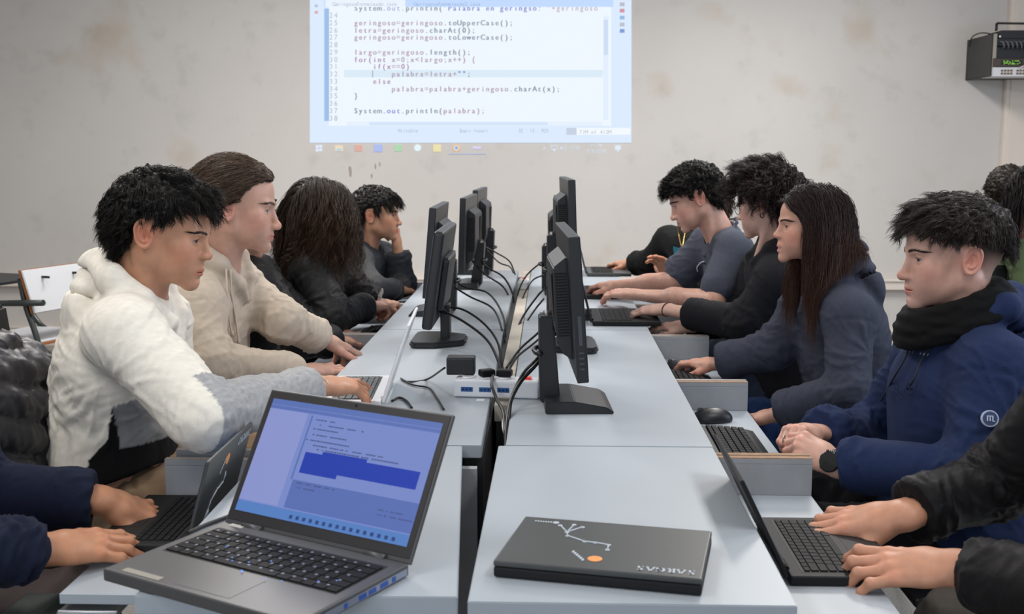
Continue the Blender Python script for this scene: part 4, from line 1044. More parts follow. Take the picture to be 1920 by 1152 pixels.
def hair(H, fr, v, f, parent, off, body_collide=None):
    hs = H['style']; rng = np.random.RandomState(hs.get('seed', 1))
    nrmv = vnormals(v, f)
    up = H.get('hl', 0.0)+hs.get('root_up', 0)
    ear = (np.abs(v[:, 0]) > .060*H.get('w', 1))&(v[:, 2] < .026)&(v[:, 1] > -.036)&(v[:, 1] < .016)
    ok = (v[:, 2] > hairline(v[:, 1], up)+.002*noise(v, 60.))&(~ear)&(ell(v, (0, -.014, .028), (.08, .10, .094)) < .01)
    if 'rootmask' in hs: ok &= hs['rootmask'](v)
    ids = np.nonzero(ok)[0]
    ng = hs.get('guides', 420); nc = hs.get('child', 12)
    def collide_w(P):
        d = cran(fr.l(P))*fr.s-hs.get('off', .002)
        if hs.get('guard'): d = np.minimum(d, ell(fr.l(P), (0, .085, -.045), (.17, hs['guard'], .10))*fr.s)
        if body_collide is not None: d = np.minimum(d, body_collide(P))
        return d
    gi = rng.choice(ids, ng, replace=len(ids) < ng)
    G = grow(v[gi], nrmv[gi], fr, hs, rng, collide_w)
    M = G.shape[1]
    # children
    R = hs.get('spread', .006)
    o = rng.normal(size=(ng, nc, 3)); o /= np.linalg.norm(o, axis=2)[..., None]; o *= (rng.uniform(0, 1, (ng, nc, 1))**.5)*R
    prof = np.interp(np.linspace(0, 1, M), [0, .3, 1], [1.0, 1.0, hs.get('tip', .45)])
    S = G[:, None]+o[:, :, None]*prof[None, None, :, None]
    if hs.get('curl', 0):   # every strand waves a little out of step with its lock
        s_ = np.linspace(0, 1, M)[None, None]*2*np.pi*rng.uniform(.6, 1.6, (ng, nc, 1))+rng.uniform(0, 6.28, (ng, nc, 1))
        dv = rng.normal(size=(ng, nc, 3)); S = S+dv[:, :, None]*(np.sin(s_)-np.sin(s_[..., :1]))[..., None]*hs['curl']*.22
    kk = rng.uniform(.72, 1.0, (ng, nc, 1, 1)); S = S[:, :, :1]+(S-S[:, :, :1])*kk
    jit = rng.normal(size=(ng, nc, M, 3))*hs.get('jit', .0006); jit[:, :, 0] = 0
    S = (S+np.cumsum(jit, 2)).reshape(-1, M, 3)
    wid = rng.uniform(.6, 1.2, len(S))*hs.get('wid', .0009)
    tv, tf = strands_mesh(S, wid)
    lv = rng.uniform(.65, 1.35, (ng, 1))*rng.uniform(.75, 1.25, (ng, nc))
    tint = np.array(H['hair'])[None]*np.repeat(lv.reshape(-1), M*3)[:, None]
    if 'tipcol' in hs:
        k = np.tile(np.repeat(np.linspace(0, 1, M), 3), len(S))[:, None]**1.3
        tint = tint*(1-k)+np.array(hs['tipcol'])*k*np.repeat(lv.reshape(-1), M*3)[:, None]
    # base volume under the locks
    bv = hs.get('base', .006)
    if bv:
        vv = v.copy(); d = np.clip((v[:, 2]-hairline(v[:, 1], up))/.02, 0, 1)*(~ear)
        sel = ok[f].all(1)
        vv = v+nrmv*((d*bv)+.0006)[:, None]*(1+.35*noise(v, 45., 3)[:, None])
        u, inv = np.unique(f[sel], return_inverse=True)
        n0 = len(tv)
        tv = np.concatenate([tv, fr.w(vv[u])]); tf = np.concatenate([tf, inv.reshape(-1, 4)+n0])
        tint = np.concatenate([tint, np.tile(np.array(H['hair'])*.7, (len(u), 1))])
    # brows
    o = np_mesh('hair', tv, tf, [HAIRM], parent, tint=tint, world_off=off)
    bs = []
    for sx in (-1, 1):
        for i in range(130):
            t = rng.uniform(); W = H.get('w', 1)
            px_ = (.010+.041*t)*W; zz = .0135+.006*math.sin(t*2.2)-.003*t*t+rng.normal()*.0017*(1-.55*t)
            p0 = np.array((px_, .099-.016*t**1.6, zz)); dr = nrm((.9, -.25*t-.05, .5*(1-t)+.0))
            # project on the face
            j = 0
            bs.append([np.array((sx, 1, 1))*(p0+dr*s*.010) for s in (0, .5, 1)])
    B = np.array(bs)
    flat = B.reshape(-1, 3)
    for _ in range(3):
        s = head_sdf(flat.astype(np.float32), H); flat = flat.copy(); flat[:, 1] -= (s-.0006)
    B = fr.w(flat).reshape(B.shape)
    tv, tf = strands_mesh(B, np.full(len(B), .00033*H.get('brow', 1)))
    np_mesh('eyebrows', tv, tf, [HAIRM], parent, tint=np.tile(np.array(H['hair'])*.8, (len(tv), 1)), world_off=off)
    # upper lashes
    ls = []
    for sx in (-1, 1):
        W = H.get('w', 1)
        for i in range(22):
            a = -1+2*i/21.
            p0 = np.array(((.032+.0125*a)*W, .0866-.0045*a*a-.001*(a > 0)*a, .0030*H.get('eye', 1)*(1-a*a*.7)))
            ls.append([np.array((sx, 1, 1))*(p0+np.array((.002*a, .0035, .0012))*s) for s in (0, .5, 1)])
    B = fr.w(np.array(ls).reshape(-1, 3)).reshape(-1, 3, 3)
    tv, tf = strands_mesh(B, np.full(len(B), .00042))
    np_mesh('eyelashes', tv, tf, [HAIRM], parent, tint=np.tile((.008, .007, .006), (len(tv), 1)), world_off=off)
    return o

# ------------------------------------------------------------ hands
FING = [  # mcp pos, lengths, radii
    ((.027, .088, .000), (.041, .025, .020), (.0098, .0088, .0078)),
    ((.0085, .092, .002), (.045, .028, .021), (.0100, .0090, .0079)),
    ((-.0105, .088, .001), (.041, .026, .021), (.0095, .0085, .0075)),
    ((-.0275, .079, -.002), (.033, .019, .018), (.0086, .0076, .0068))]
POSE = {
    'arch':  dict(c=[(-2, 46, 26), (4, 50, 28), (4, 48, 28), (0, 42, 22)], s=[9, 2, -5, -14], th=((.020, .020, -.010), (.045, .048, -.018), (.060, .072, -.026), (.066, .094, -.034))),
    # per finger (mcp, pip, dip) curl in degrees, spread; thumb chain points
    'type':  dict(c=[(12, 32, 18), (16, 36, 20), (15, 34, 20), (10, 28, 16)], s=[5, 1, -4, -11], th=((.020, .020, -.010), (.043, .050, -.020), (.050, .078, -.028), (.047, .100, -.034))),
    'flat':  dict(c=[(10, 16, 10), (12, 18, 10), (12, 18, 10), (10, 16, 10)], s=[4, 1, -3, -8], th=((.020, .018, -.008), (.045, .046, -.014), (.058, .074, -.018), (.062, .098, -.020))),
    'reach': dict(c=[(4, 14, 8), (24, 30, 18), (34, 40, 24), (36, 40, 22)], s=[6, 1, -3, -9], th=((.020, .020, -.010), (.044, .048, -.018), (.058, .074, -.022), (.066, .096, -.024))),
    'up':    dict(c=[(20, 36, 22), (16, 30, 20), (14, 26, 18), (12, 20, 12)], s=[4, 1, -3, -10], th=((.020, .018, -.006), (.046, .044, .002), (.062, .064, .016), (.070, .080, .030))),
    'fist':  dict(c=[(72, 84, 46), (76, 88, 48), (78, 90, 48), (80, 88, 46)], s=[2, 0, -2, -4], th=((.018, .022, -.012), (.036, .052, -.028), (.026, .074, -.038), (.008, .084, -.042))),
    'half':  dict(c=[(48, 62, 34), (56, 68, 36), (60, 70, 38), (60, 66, 34)], s=[3, 0, -3, -7], th=((.018, .022, -.012), (.038, .050, -.026), (.036, .076, -.036), (.026, .096, -.042))),
    'mouse': dict(c=[(6, 34, 20), (8, 36, 22), (22, 44, 24), (30, 44, 24)], s=[4, 0, -5, -13], th=((.022, .018, -.012), (.046, .046, -.026), (.050, .074, -.036), (.044, .096, -.042))),
}
def hand_sdf(p, pose, elbow, k=1.0):
    d = ecap(p, (0, -.012, -.001), (0, .035, 0), .0290, .0335, (0, 0, 1), .62)
    d = smin(d, ecap(p, (.018, .034, -.001), (.022, .082, -.001), .0185, .0170, (0, 0, 1), .72), .014)
    d = smin(d, ecap(p, (-.018, .030, -.002), (-.022, .072, -.003), .0175, .0150, (0, 0, 1), .72), .014)
    d = smin(d, ecap(p, (0, .034, 0), (-.001, .084, .001), .0185, .0170, (0, 0, 1), .72), .014)
    d = smin(d, ell(p, (.024, .035, -.010), (.014, .024, .013)), .012)
    nails = []
    for (m, L, R), cu, sp in zip(FING, pose['c'], pose['s']):
        m = np.array(m); a = 0.0; s = math.radians(sp)
        o = m; P = [m]
        fd = None
        for i in range(3):
            a += math.radians(cu[i])
            dv = np.array((math.sin(s)*math.cos(a), math.cos(s)*math.cos(a), -math.sin(a)))
            o = o+dv*L[i]; P.append(o)
        fd = cap(p, P[0], P[1], R[0]*1.06, R[0]*.94)
        fd = smin(fd, cap(p, P[1], P[2], R[0]*.93, R[1]*.92), .003)
        fd = smin(fd, cap(p, P[2], P[3]-dv*R[2]*.6, R[1]*.92, R[2]), .003)
        fd = smin(fd, sph(p, P[1]+(0, 0, .0012), R[0]*.96), .003)
        kn = sph(p, m+np.array((0, 0, .0022)), R[0]*.92)
        base = (p-m) @ np.array((math.sin(s), math.cos(s), -.3), np.float32)
        d = smin(d, smin(cap(p, (m[0]*.55, .012, .004), m+np.array((0, -.004, .0055)), .0035, .0042), kn, .006), .008)
        d = smin(d, fd, .0045)
        up = np.array((-math.sin(s)*0+math.sin(s)*math.sin(a), math.cos(s)*math.sin(a), math.cos(a)))
        nails.append((P[3]-dv*R[2]*.75, dv, up, R[2]))
    T = [np.array(t) for t in pose['th']]
    td = cap(p, T[0], T[1], .0150, .0125)
    td = smin(td, cap(p, T[1], T[2], .0122, .0102), .004)
    dv = nrm(T[3]-T[2])
    td = smin(td, cap(p, T[2], T[3]-dv*.005, .0104, .0092), .003)
    d = smin(d, td, .008)
    # web between thumb and index
    d = smin(d, ecap(p, (.030, .050, -.008), (.030, .070, -.006), .012, .008, (0, 0, 1), .5), .010)
    up = nrm(np.cross(np.cross(dv, (-.4, .2, 1)), dv)); nails.append((T[3]-dv*.006, dv, up, .0096))
    if elbow is not None:
        e = np.array(elbow); L = np.linalg.norm(e); side = nrm(np.cross(nrm(e), (1, 0, 0)))
        mid = e*.55
        d = smin(d, ecap(p, (0, -.004, -.001), mid, .0275, .036*k, side, .74), .016)
        d = smin(d, cap(p, mid*.95, e, .033*k, .041*k), .03)
    return d, nails
def make_hand(wrist, tipdir, up, hand, pose, elbow_w, base, scale=1.0, vox=.0018, arm=1.0):
    """hand 'L'/'R'; up = back-of-hand direction"""
    y = nrm(tipdir); z = nrm(np.asarray(up)-y*np.dot(up, y)); x = np.cross(y, z)
    if hand == 'R': x = -x            # thumb on +x for a left hand seen from above
    R = np.stack([x, y, z], 0)
    el = ((np.asarray(elbow_w)-wrist) @ R.T)/scale if elbow_w is not None else None
    P = POSE[pose]
    nb = []
    def fn(p):
        d, n = hand_sdf(p, P, el, arm); nb.append(n) if not nb else None
        return d
    lo = np.array((-.07, -.05, -.13)); hi = np.array((.10, .21, .06))
    if el is not None: lo = np.minimum(lo, el-.055); hi = np.maximum(hi, el+.055)
    v, f = sdf_mesh(fn, lo, hi, vox)
    v = smooth_v(v, f, 1, .35)
    base = np.array(base)*.86; t = np.tile(base, (len(v), 1)); b = base
    red = b*np.array((1.08, .74, .70))
    def bl(w_, c):
        nonlocal t
        w_ = np.clip(w_, 0, 1)[:, None]; t = t*(1-w_)+np.array(c)*w_
    for (m, L, Rr) in FING: bl(.45*np.exp(-((v-np.array(m)-(0, 0, .006))**2).sum(1)/.010**2), red)
    for c, dv, u, r in nb[0]:
        bl(.6*np.exp(-((v-c)**2).sum(1)/.012**2), red)
        q = v-(c+u*r*.8); s_ = np.cross(dv, u)
        w_ = (np.abs(q @ s_) < r*.62)&(np.abs(q @ dv) < r*.85)&(q @ u > -r*.45)
        bl(.75*w_, b*np.array((1.25, 1.05, 1.05)))
    bl(.35*(v[:, 2] < -.012)*(v[:, 1] > -.02), red*1.05)
    t *= (1+.06*noise(v, 40.)[:, None])
    if hand == 'R': f = f[:, ::-1]
    return (v*scale) @ R+wrist, f, t
def merge(parts):
    V = []; Fc = []; T = []; n = 0
    for v, f, t in parts: V.append(v); Fc.append(f+n); T.append(t); n += len(v)
    return np.concatenate(V), np.concatenate(Fc), np.concatenate(T)
# ------------------------------------------------------------ clothed bodies
def cloth_mat(name, rough=.85, bump=.5, bs=900, sheen=.15):
    return mat(name, (.5, .5, .5), rough, vcol='tint', bump=bump, bscale=bs, sheen=.02, spec=.15)
FLEECE = cloth_mat('sweatshirt_fabric'); NYLON = cloth_mat('jacket_fabric', .5, .25, 500, .0); DENIM = cloth_mat('trouser_fabric', .9, .4, 1200)
SHOE = mat('shoe_rubber', (.03, .03, .032), .6)
def torso_frame(B):
    s = nrm(B['SR']-B['SL']); a = nrm(B['N']-B['P']); d = nrm(np.cross(a, s)); s = np.cross(d, a)
    # s: person's right, d: forward, a: up
    if np.dot(d, B['fwd']) < 0: d = -d
    return np.stack([s, d, a], 1)
def torso_pts(B):
    M = torso_frame(B); d = M[:, 1]; b = B.get('bend', .02)
    P, N = B['P'], B['N']
    return M, N+(P-N)*.36-d*b, N+(P-N)*.70-d*b*.6, P+M[:, 2]*.03
def torso_sdf(p, B, g=0.0):
    M, c1, c2, c3 = torso_pts(B); w = B.get('w', 1.0); dw = B.get('dw', w)
    L = np.linalg.norm(B['N']-B['P'])/.5
    d = ell(p, c1, (.178*w+g, .118*dw+g, .185*L+g), M)
    d = smin(d, ell(p, c2, (.165*w+g, .122*dw+g, .20*L+g), M), .05)
    d = smin(d, ell(p, c3, (.178*w+g, .132*dw+g, .12+g), M), .05)
    d = smin(d, cap(p, B['SL'], B['SR'], .058+g), .05)
    for S in (B['SL'], B['SR']): d = smin(d, cap(p, B['N']-M[:, 1]*.01, S, .050+g, .052+g), .04)
    return d
def hood_sdf(p, B):
    M = torso_frame(B); N = B['N']; h = B.get('hood', 1.0)
    W = lambda x, y, z: N+M @ (np.array((x, y, z))*B.get('hs', 1.0))
    ring = [(W(.014, .092, -.070), .010), (W(.052, .076, -.026), .019), (W(.085, .025, .020), .027), (W(.078, -.045, .045), .036), (W(.0, -.090, .050), .042)]
    d = None
    for sg in (1, -1):
        pr = [(N+M @ (np.array((sg, 1, 1))*(M.T @ (q-N))), r) for q, r in ring]
        for (a, ra), (b, rb) in zip(pr[:-1], pr[1:]):
            e = cap(p, a, b, ra, rb); d = e if d is None else smin(d, e, .012)
    d = smin(d, ell(p, W(0, -.100, -.040), (.108, .050, .082), M), .02)
    d = smax(d, -(np.abs(ell(p, W(0, -.095, .014), (.080, .056, .040), M))-.004), .008) if h > .5 else d
    return d
def arm_r(B, k): return B.get('ar', (.064, .054, .052, .041)) if True else None
def cloth_sdf(p, B):
    d = torso_sdf(p, B, B.get('loose', .008))
    r = B.get('ar', (.066, .056, .053, .041))
    for s in 'LR':
        S, E, Wr = B['S'+s], B['E'+s], B['W'+s]
        fr_ = B.get('slv'+s, B.get('slv', .93))     # 0..1 forearm, negative: upper arm only
        if fr_ <= 0:
            e = cap(p, S, S+(E-S)*(1+fr_), r[0], r[1]*1.15)
            d = smin(d, e, .03)
        else:
            d = smin(d, cap(p, S, E, r[0], r[1]), .035)
            T = E+(Wr-E)*fr_
            e = cap(p, E, E+(T-E)*.9, r[1]*.98, r[2]*.98 if fr_ > .9 else r[2])
            e = smin(e, cap(p, E+(T-E)*.84, E+(T-E)*.86, r[2]*1.0, r[2]*1.0), .02)
            e = smin(e, cap(p, E+(T-E)*.90, T, r[3], r[3]*.95), .006)
            d = smin(d, e, .025)
            ax = nrm(T-E); d = smax(d, np.where(np.linalg.norm(p-T, axis=1) < .07, (p-T) @ ax, -1.0), .004)
    if B.get('hood', 0): d = smin(d, hood_sdf(p, B), .010)
    elif B.get('collar', 0):
        M = torso_frame(B); N = B['N']
        pts = [N+M @ np.array(q)*1.0 for q in ((0, .085, -.05), (.055, .06, -.015), (.075, 0, .02), (.05, -.06, .045), (0, -.075, .05), (-.05, -.06, .045), (-.075, 0, .02), (-.055, .06, -.015), (0, .085, -.05))]
        for a, b in zip(pts[:-1], pts[1:]): d = smin(d, cap(p, a, b, B['collar']), .008)
    if 'cutz' in B: d = smax(d, B['cutz']-p[:, 2]+.02*np.sin(p[:, 0]*14), .008)
    # neck opening
    M = torso_frame(B)
    d = smax(d, -ecap(p, B['neck'][0], B['neck'][1]+(B['neck'][0]-B['neck'][1])*B.get('nkin', .0), .058, .062, (0, 0, 1), 1.0), .010)
    return d
def ridge(n, w=.30): return np.exp(-(n/w)**2)
def wrinkle(v, n, B, amp):
    """thin elongated creases: across the sleeves, gathered at elbow, cuff and waist"""
    disp = np.zeros(len(v)); M, c1, c2, c3 = torso_pts(B); wsum = np.zeros(len(v))
    gate = np.clip(.65+.55*noise(v, 2.6, 9), .15, 1.2)
    for s in 'LR':
        S, E, Wr = B['S'+s], B['E'+s], B['W'+s]
        bend = nrm(Wr-E)-nrm(E-S); inn = nrm(bend) if np.linalg.norm(bend) > .1 else nrm(np.cross(E-S, (0, 0, 1)))
        for a, b in ((S, E), (E, Wr)):
            t, dist = seg_t(v, a, b); L = np.linalg.norm(b-a); near = np.clip(1-(dist-.062)/.045, 0, 1)
            ax = nrm(b-a); r = v-a-np.outer((v-a) @ ax, ax); u = nrm(np.cross(ax, (0.2, .3, 1))); w_ = np.cross(ax, u)
            lo = noise(v, 3.0, 2)*.5
            P = np.stack([(v-a) @ ax*15+(r @ u)*5+lo, (r @ u)*5.5, (r @ w_)*5.5], 1)
            f_ = ridge(noise(P, 1., 4))+.55*ridge(noise(P*1.7, 1., 7), .25)
            inner = .45+.55*np.clip((r @ inn)/.05, -.3, 1)
            if b is E: g = (np.exp(-((t-1)/.38)**2)*inner+.35*np.exp(-((t-.12)/.18)**2)+.10)
            else: g = (np.exp(-(t/.40)**2)*inner+.75*np.exp(-((t-.80)/.20)**2)+.15)*(t < .97)
            disp += near*g*(f_-.35)*.0080
            if b is E and B.get('seam', 1): disp -= near*.0035*np.exp(-((t-.16)/.022)**2)
            wsum = np.maximum(wsum, near)
    q = (v-B['P']) @ M; axn = np.linalg.norm(B['N']-B['P']); tz = q[:, 2]/axn
    inside = np.clip(1-np.abs(q[:, 0])/.32, 0, 1)*(1-wsum*.8)
    lo = noise(v, 2.0, 6)*.7
    P = np.stack([q[:, 2]*11+np.abs(q[:, 0])*4+lo, q[:, 0]*3.0, q[:, 1]*3.5], 1)
    f_ = ridge(noise(P, 1., 3))+.5*ridge(noise(P*1.8, 1., 5), .22)
    disp += inside*(np.exp(-((tz-.18)/.30)**2)+.18)*(f_-.35)*.0095
    for s in 'LR':   # drag lines fanning out of the armpit
        q2 = v-(B['S'+s]-M[:, 2]*.09); r2 = np.linalg.norm(q2, axis=1); an = np.arctan2(q2 @ M[:, 2], q2 @ M[:, 1])
        P = np.stack([an*1.7+lo*.4, r2*3, np.full(len(v), .3)], 1)
        disp += np.exp(-((r2-.12)/.08)**2)*(ridge(noise(P, 1., 2), .28)-.3)*.0055
    disp = disp*gate+.0035*noise(v, 2.2, 1)
    return v+n*(disp*amp)[:, None]
def person(label, B, H, cat='person', name='person'):
    """B joints in world metres, H head description"""
    root_xy = (B['P'][0], B['P'][1], 0.0)
    root = empty(name, root_xy, label, cat, B.get('group'))
    off = np.array(root_xy)
    fr = Frame(B['head'], H['fwd'], H.get('roll', 0), H.get('scale', 1.0))
    M = torso_frame(B)
    n0 = fr.w((0, -.020, -.055)); n1 = B['N']+M[:, 2]*(-.03)-M[:, 1]*.005
    B['neck'] = (n0, n1+(n1-n0)*.15)
    parts = []
    v, f, t = make_head(H, fr, (n0, n1), None, off)
    hv = fr.w(v); parts.append((hv, f, t))
    for s in 'LR':
        hd = B.get('hand'+s)
        if hd is None: continue
        tip, up, pose = hd[:3]
        sc_ = hd[3] if len(hd) > 3 else 1.0
        parts.append(make_hand(B['W'+s], nrm(tip-B['W'+s]), up, s, pose, B['E'+s], H['skin'], sc_*B.get('hsc', .97), B.get('hvox', .0022), B.get('armk', 1.0)))
        if B.get('slv', 1.0) <= 0 or B.get('slv'+s, 1.0) <= 0:
            E, S = B['E'+s], B['S'+s]
            av, af = sdf_mesh(lambda p: smin(cap(p, E, E+(S-E)*.5, .039, .046), cap(p, E+(S-E)*.5, S, .047, .05), .02), np.minimum(E, S)-.08, np.maximum(E, S)+.08, .006)
            parts.append((av, af, np.tile(np.array(H['skin']), (len(av), 1))*(1+.04*noise(av, 20.)[:, None])))
    # torso core under the clothes keeps the body in one piece
    tv, tf = sdf_mesh(lambda p: torso_sdf(p, B, -.02), np.minimum(B['P'], B['N'])-.34, np.maximum(B['P'], B['N'])+.34, .018)
    parts.append((tv, tf, np.tile(np.array(H['skin']), (len(tv), 1))))
    bv, bf, bt = merge(parts)
    np_mesh('body', bv, bf, [SK['skin']], root, tint=bt, world_off=off)
    eyes(H, fr, root, off)
    if H.get('open', 0):
        mb = MB(); mb.box(-.018, .018, .080, .0935, -.0725, -.0650, bev=.002)
        o = mb.build('teeth', TEETH, root); vv = np.array([tuple(q.co) for q in o.data.vertices]); vv = fr.w(vv)-off
        o.data.vertices.foreach_set('co', vv.astype(np.float32).ravel())
    # clothing
    pts_ = np.array([B[k] for k in ('P', 'N', 'SL', 'SR', 'EL', 'ER', 'WL', 'WR')])
    cv, cf = sdf_mesh(lambda p: cloth_sdf(p, B), pts_.min(0)-.22, pts_.max(0)+.22, B.get('cvox', .006))
    cn = vnormals(cv, cf); cv = wrinkle(cv, cn, B, B.get('wr', 1.0)); cv = smooth_v(cv, cf, 1, .35)
    ct = B['tint'](cv) if callable(B['tint']) else np.tile(np.array(B['tint']), (len(cv), 1))
    ct = ct*(1+.05*noise(cv, 55.)[:, None])
    garment = np_mesh(B.get('garment', 'hoodie'), cv, cf, [B.get('fab', FLEECE)], root, tint=ct, world_off=off)
    if H.get('style') is not None:
        bc = (lambda P: cloth_sdf(P.astype(np.float32), B)-.004) if H['style'].get('long') else None
        hair(H, fr, v, f, root, off, bc)
    # trousers, shoes
    fh = nrm((B.get('lfwd', B['fwd'])[0], B.get('lfwd', B['fwd'])[1], 0)); sd = np.cross(fh, (0, 0, 1))
    P = B['P']; hips = [P+sd*k*.085+fh*.02-(0, 0, .02) for k in (-1, 1)]
    kz = B.get('kz', .53); lk = B.get('thigh', .40)
    knees = [np.array((h[0], h[1], kz))+fh*lk+sd*k*.05 for h, k in zip(hips, (-1, 1))]
    ank = [np.array((q[0], q[1], .09))-fh*.06 for q in knees]
    def leg_sdf(p):
        d = ell(p, P-(0, 0, .02)+fh*.0, (.165, .165, .13))
        for h, k, a in zip(hips, knees, ank):
            d = smin(d, cap(p, h, k, .086, .066), .04); d = smin(d, cap(p, k, a, .064, .052), .025)
        return d
    al = np.array([P]+hips+knees+ank)
    lv, lf = sdf_mesh(leg_sdf, al.min(0)-.2, al.max(0)+(.2, .2, .12), .010)
    ln = vnormals(lv, lf); lv = lv+ln*(.005*noise(lv, 9., 3)+.0035*(1-2*np.abs(np.sin(lv[:, 0]*60+noise(lv, 6., 2)*3))))[:, None]
    np_mesh('trousers', lv, lf, [DENIM], root, tint=np.tile(np.array(B.get('trou', (.02, .02, .025))), (len(lv), 1)), world_off=off)
    for a in ank:
        c = np.array((a[0], a[1], 0.0))
        sv, sf = sdf_mesh(lambda p: smax(smin(ell(p, c+fh*.09+(0, 0, .045), (.048, .048, .05), None) if False else ecap(p, c+fh*.17+(0, 0, .04), c-fh*.02+(0, 0, .045), .042, .045, (0, 0, 1), .95), cap(p, c+(0, 0, .05), c+(0, 0, .11), .047), .03), -(p[:, 2]-.003), .006), c-(.3, .3, .05), c+(.3, .3, .2), .010)
        np_mesh('shoe', sv, sf, [SHOE], root, world_off=off)
    return root, fr, off, garment
def J(px, py, Y): return pt(px, py, Y=Y)
def drawstring(path, r, m, parent, off, knot=True):
    mb = MB(); P = spline(path, 6)-off
    mb.tube(P, r, 6)
    if knot: mb.cyl(tuple(P[-1]), r*1.7, r*5, seg=8)
    return mb.build('drawstring', m, parent)
def onto(fn, p, d, it=24, eps=.001):
    """march point p along direction d until it meets surface fn"""
    p = np.array(p, float); p0 = p; d = nrm(d)
    for _ in range(it):
        s = float(fn(p[None].astype(np.float32))[0])
        p = p+d*min(s, .5)
        if abs(s) < eps: return p
        if p[1] > 7.6 or p[1] < 0: break
    return np.array(p0)+d*ONTO_FALL if False else None
# common flows for hair (canonical coordinates)
def flow_short(r):   # forward and down over the forehead, down at the sides and back
    y = r[:, 1]; z = r[:, 2]; top = np.clip((z-.05)/.05, 0, 1)
    return np.stack([r[:, 0]*4*(1-top), .9*top+.35*(y > 0)-.25*(y < -.03), -1.0*(1-top)-.15], 1)
def flow_back(r):
    return np.stack([-r[:, 0]*1.5*(r[:, 1] < -.04), -1+0*r[:, 1], -.35-.6*(r[:, 1] < -.03)+.35*(r[:, 2] < .02)*(r[:, 1] > -.05)], 1)
def flow_down(part=0.0):
    def f(r):
        sx = np.where(r[:, 0] > part, 1.0, -1.0)
        top = np.clip((r[:, 2]-.05)/.06, 0, 1)
        return np.stack([sx*(.25+1.3*top), -.30*top-.1, -1.2*(1-top)-.2], 1)
    return f

def flow_swept(r):   # parted on top, combed back past the cheeks, then down
    sx = np.where(r[:, 0] > 0.0, 1.0, -1.0); top = np.clip((r[:, 2]-.05)/.06, 0, 1)
    return np.stack([sx*(.25+1.2*top), -.55-.9*(r[:, 1] > .02), -.9*(1-top)-.15], 1)
# ------------------------------------------------------------ the students
BLACKH = (.012, .010, .009); DKBR = (.022, .015, .011); BROWN = (.065, .040, .026)
LEN = lambda top, side, back: (lambda r: np.where(r[:, 2] > .065, top, np.where(r[:, 1] < -.05, back, side)) + 0*r[:, 0])
S_ = lambda **k: k
def fsk(r, g, b): return srgb(r, g, b)

def student_white():
    cream = np.array(srgb(240, 234, 222)); grey = np.array(srgb(168, 168, 170)); blk = np.array((.008, .008, .009))
    B = dict(head=J(303, 432, 2.40), N=J(262, 562, 2.42), P=J(200, 918, 2.42), kz=.615, thigh=.30, cutz=.675, SR=J(232, 625, 2.25), SL=J(295, 605, 2.6),
             ER=J(385, 785, 2.16), WR=J(600, 724, 2.48), EL=J(330, 800, 2.64), WL=J(418, 838, 2.62), fwd=V3(1, .1, 0),
             handR=(J(705, 722, 2.60), (-.15, -.35, 1), 'reach', 1.06), handL=(J(480, 845, 2.66), (0, -.3, 1), 'flat'),
             w=1.05, dw=1.08, hood=1.0, hs=1.04, ar=(.078, .066, .050, .037), wr=1.3, cvox=.0055, trou=srgb(150, 125, 100), lfwd=V3(1, .3, 0))
    M = torso_frame(B)
    def tint(v):
        c = np.tile(cream, (len(v), 1))
        tR, dR = seg_t(v, B['ER'], B['WR']); tU, dU = seg_t(v, B['SR'], B['ER']); tL, dL = seg_t(v, B['EL'], B['WL'])
        q = (v-B['P']) @ M
        arm = np.minimum(dR, dU)
        ng = np.linalg.norm(v-B['ER'], axis=1)
        onarm = ((dR < .085) & (tR > .02)) | ((dU < .10)&(tU > .78)&(((v-B['ER']) @ nrm(B['WR']-B['ER'])) > -.02))
        side = (dR > .075)&(dU > .09)
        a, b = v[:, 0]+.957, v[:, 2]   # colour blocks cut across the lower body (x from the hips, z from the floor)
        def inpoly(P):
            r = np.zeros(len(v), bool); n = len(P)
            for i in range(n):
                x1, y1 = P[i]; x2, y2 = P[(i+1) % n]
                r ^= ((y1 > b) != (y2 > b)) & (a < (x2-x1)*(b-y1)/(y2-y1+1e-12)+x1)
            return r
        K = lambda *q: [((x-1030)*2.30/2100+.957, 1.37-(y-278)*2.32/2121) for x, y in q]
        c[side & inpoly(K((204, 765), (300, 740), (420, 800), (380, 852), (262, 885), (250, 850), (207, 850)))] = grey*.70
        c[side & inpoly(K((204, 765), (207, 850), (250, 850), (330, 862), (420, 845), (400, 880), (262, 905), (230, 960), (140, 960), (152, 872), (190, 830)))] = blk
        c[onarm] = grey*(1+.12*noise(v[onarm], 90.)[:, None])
        c[(dL < .075)&(tL > .1)] = blk
        return c
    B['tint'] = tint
    H = dict(skin=srgb(205, 152, 122), hair=BLACKH, fwd=(.97, .02, -.23), w=1.0, jaw=1.0, nose=.85, eye=.9, look=(0, 1, -.22), vox=.0018, hl=.006, scale=1.03,
             style=S_(len=LEN(.058, .034, .055), flow=flow_short, curl=.0050, wave=.085, lift=.80, grav=.35, messy=.85, guides=1100, child=11, wid=.00075, spread=.0060, base=.013, off=.004, seed=3))
    root, fr, off, g = person('young man in a cream hoodie with grey sleeves, typing on a white laptop', B, H)
    ax = nrm(B['WR']-B['ER']); u = nrm(np.cross(ax, (0, 0, 1))); w_ = np.cross(ax, u); mb = MB(); c = B['WR']-ax*.006
    mb.tube([c+u*math.cos(a)*.0305+w_*math.sin(a)*.0235-off for a in np.linspace(0, 2*math.pi, 28, endpoint=False)], .0018, 6, closed=True); mb.build('bracelet', mat('bracelet_silver', srgb(190, 186, 180), .3, metal=.8), root)
    return root
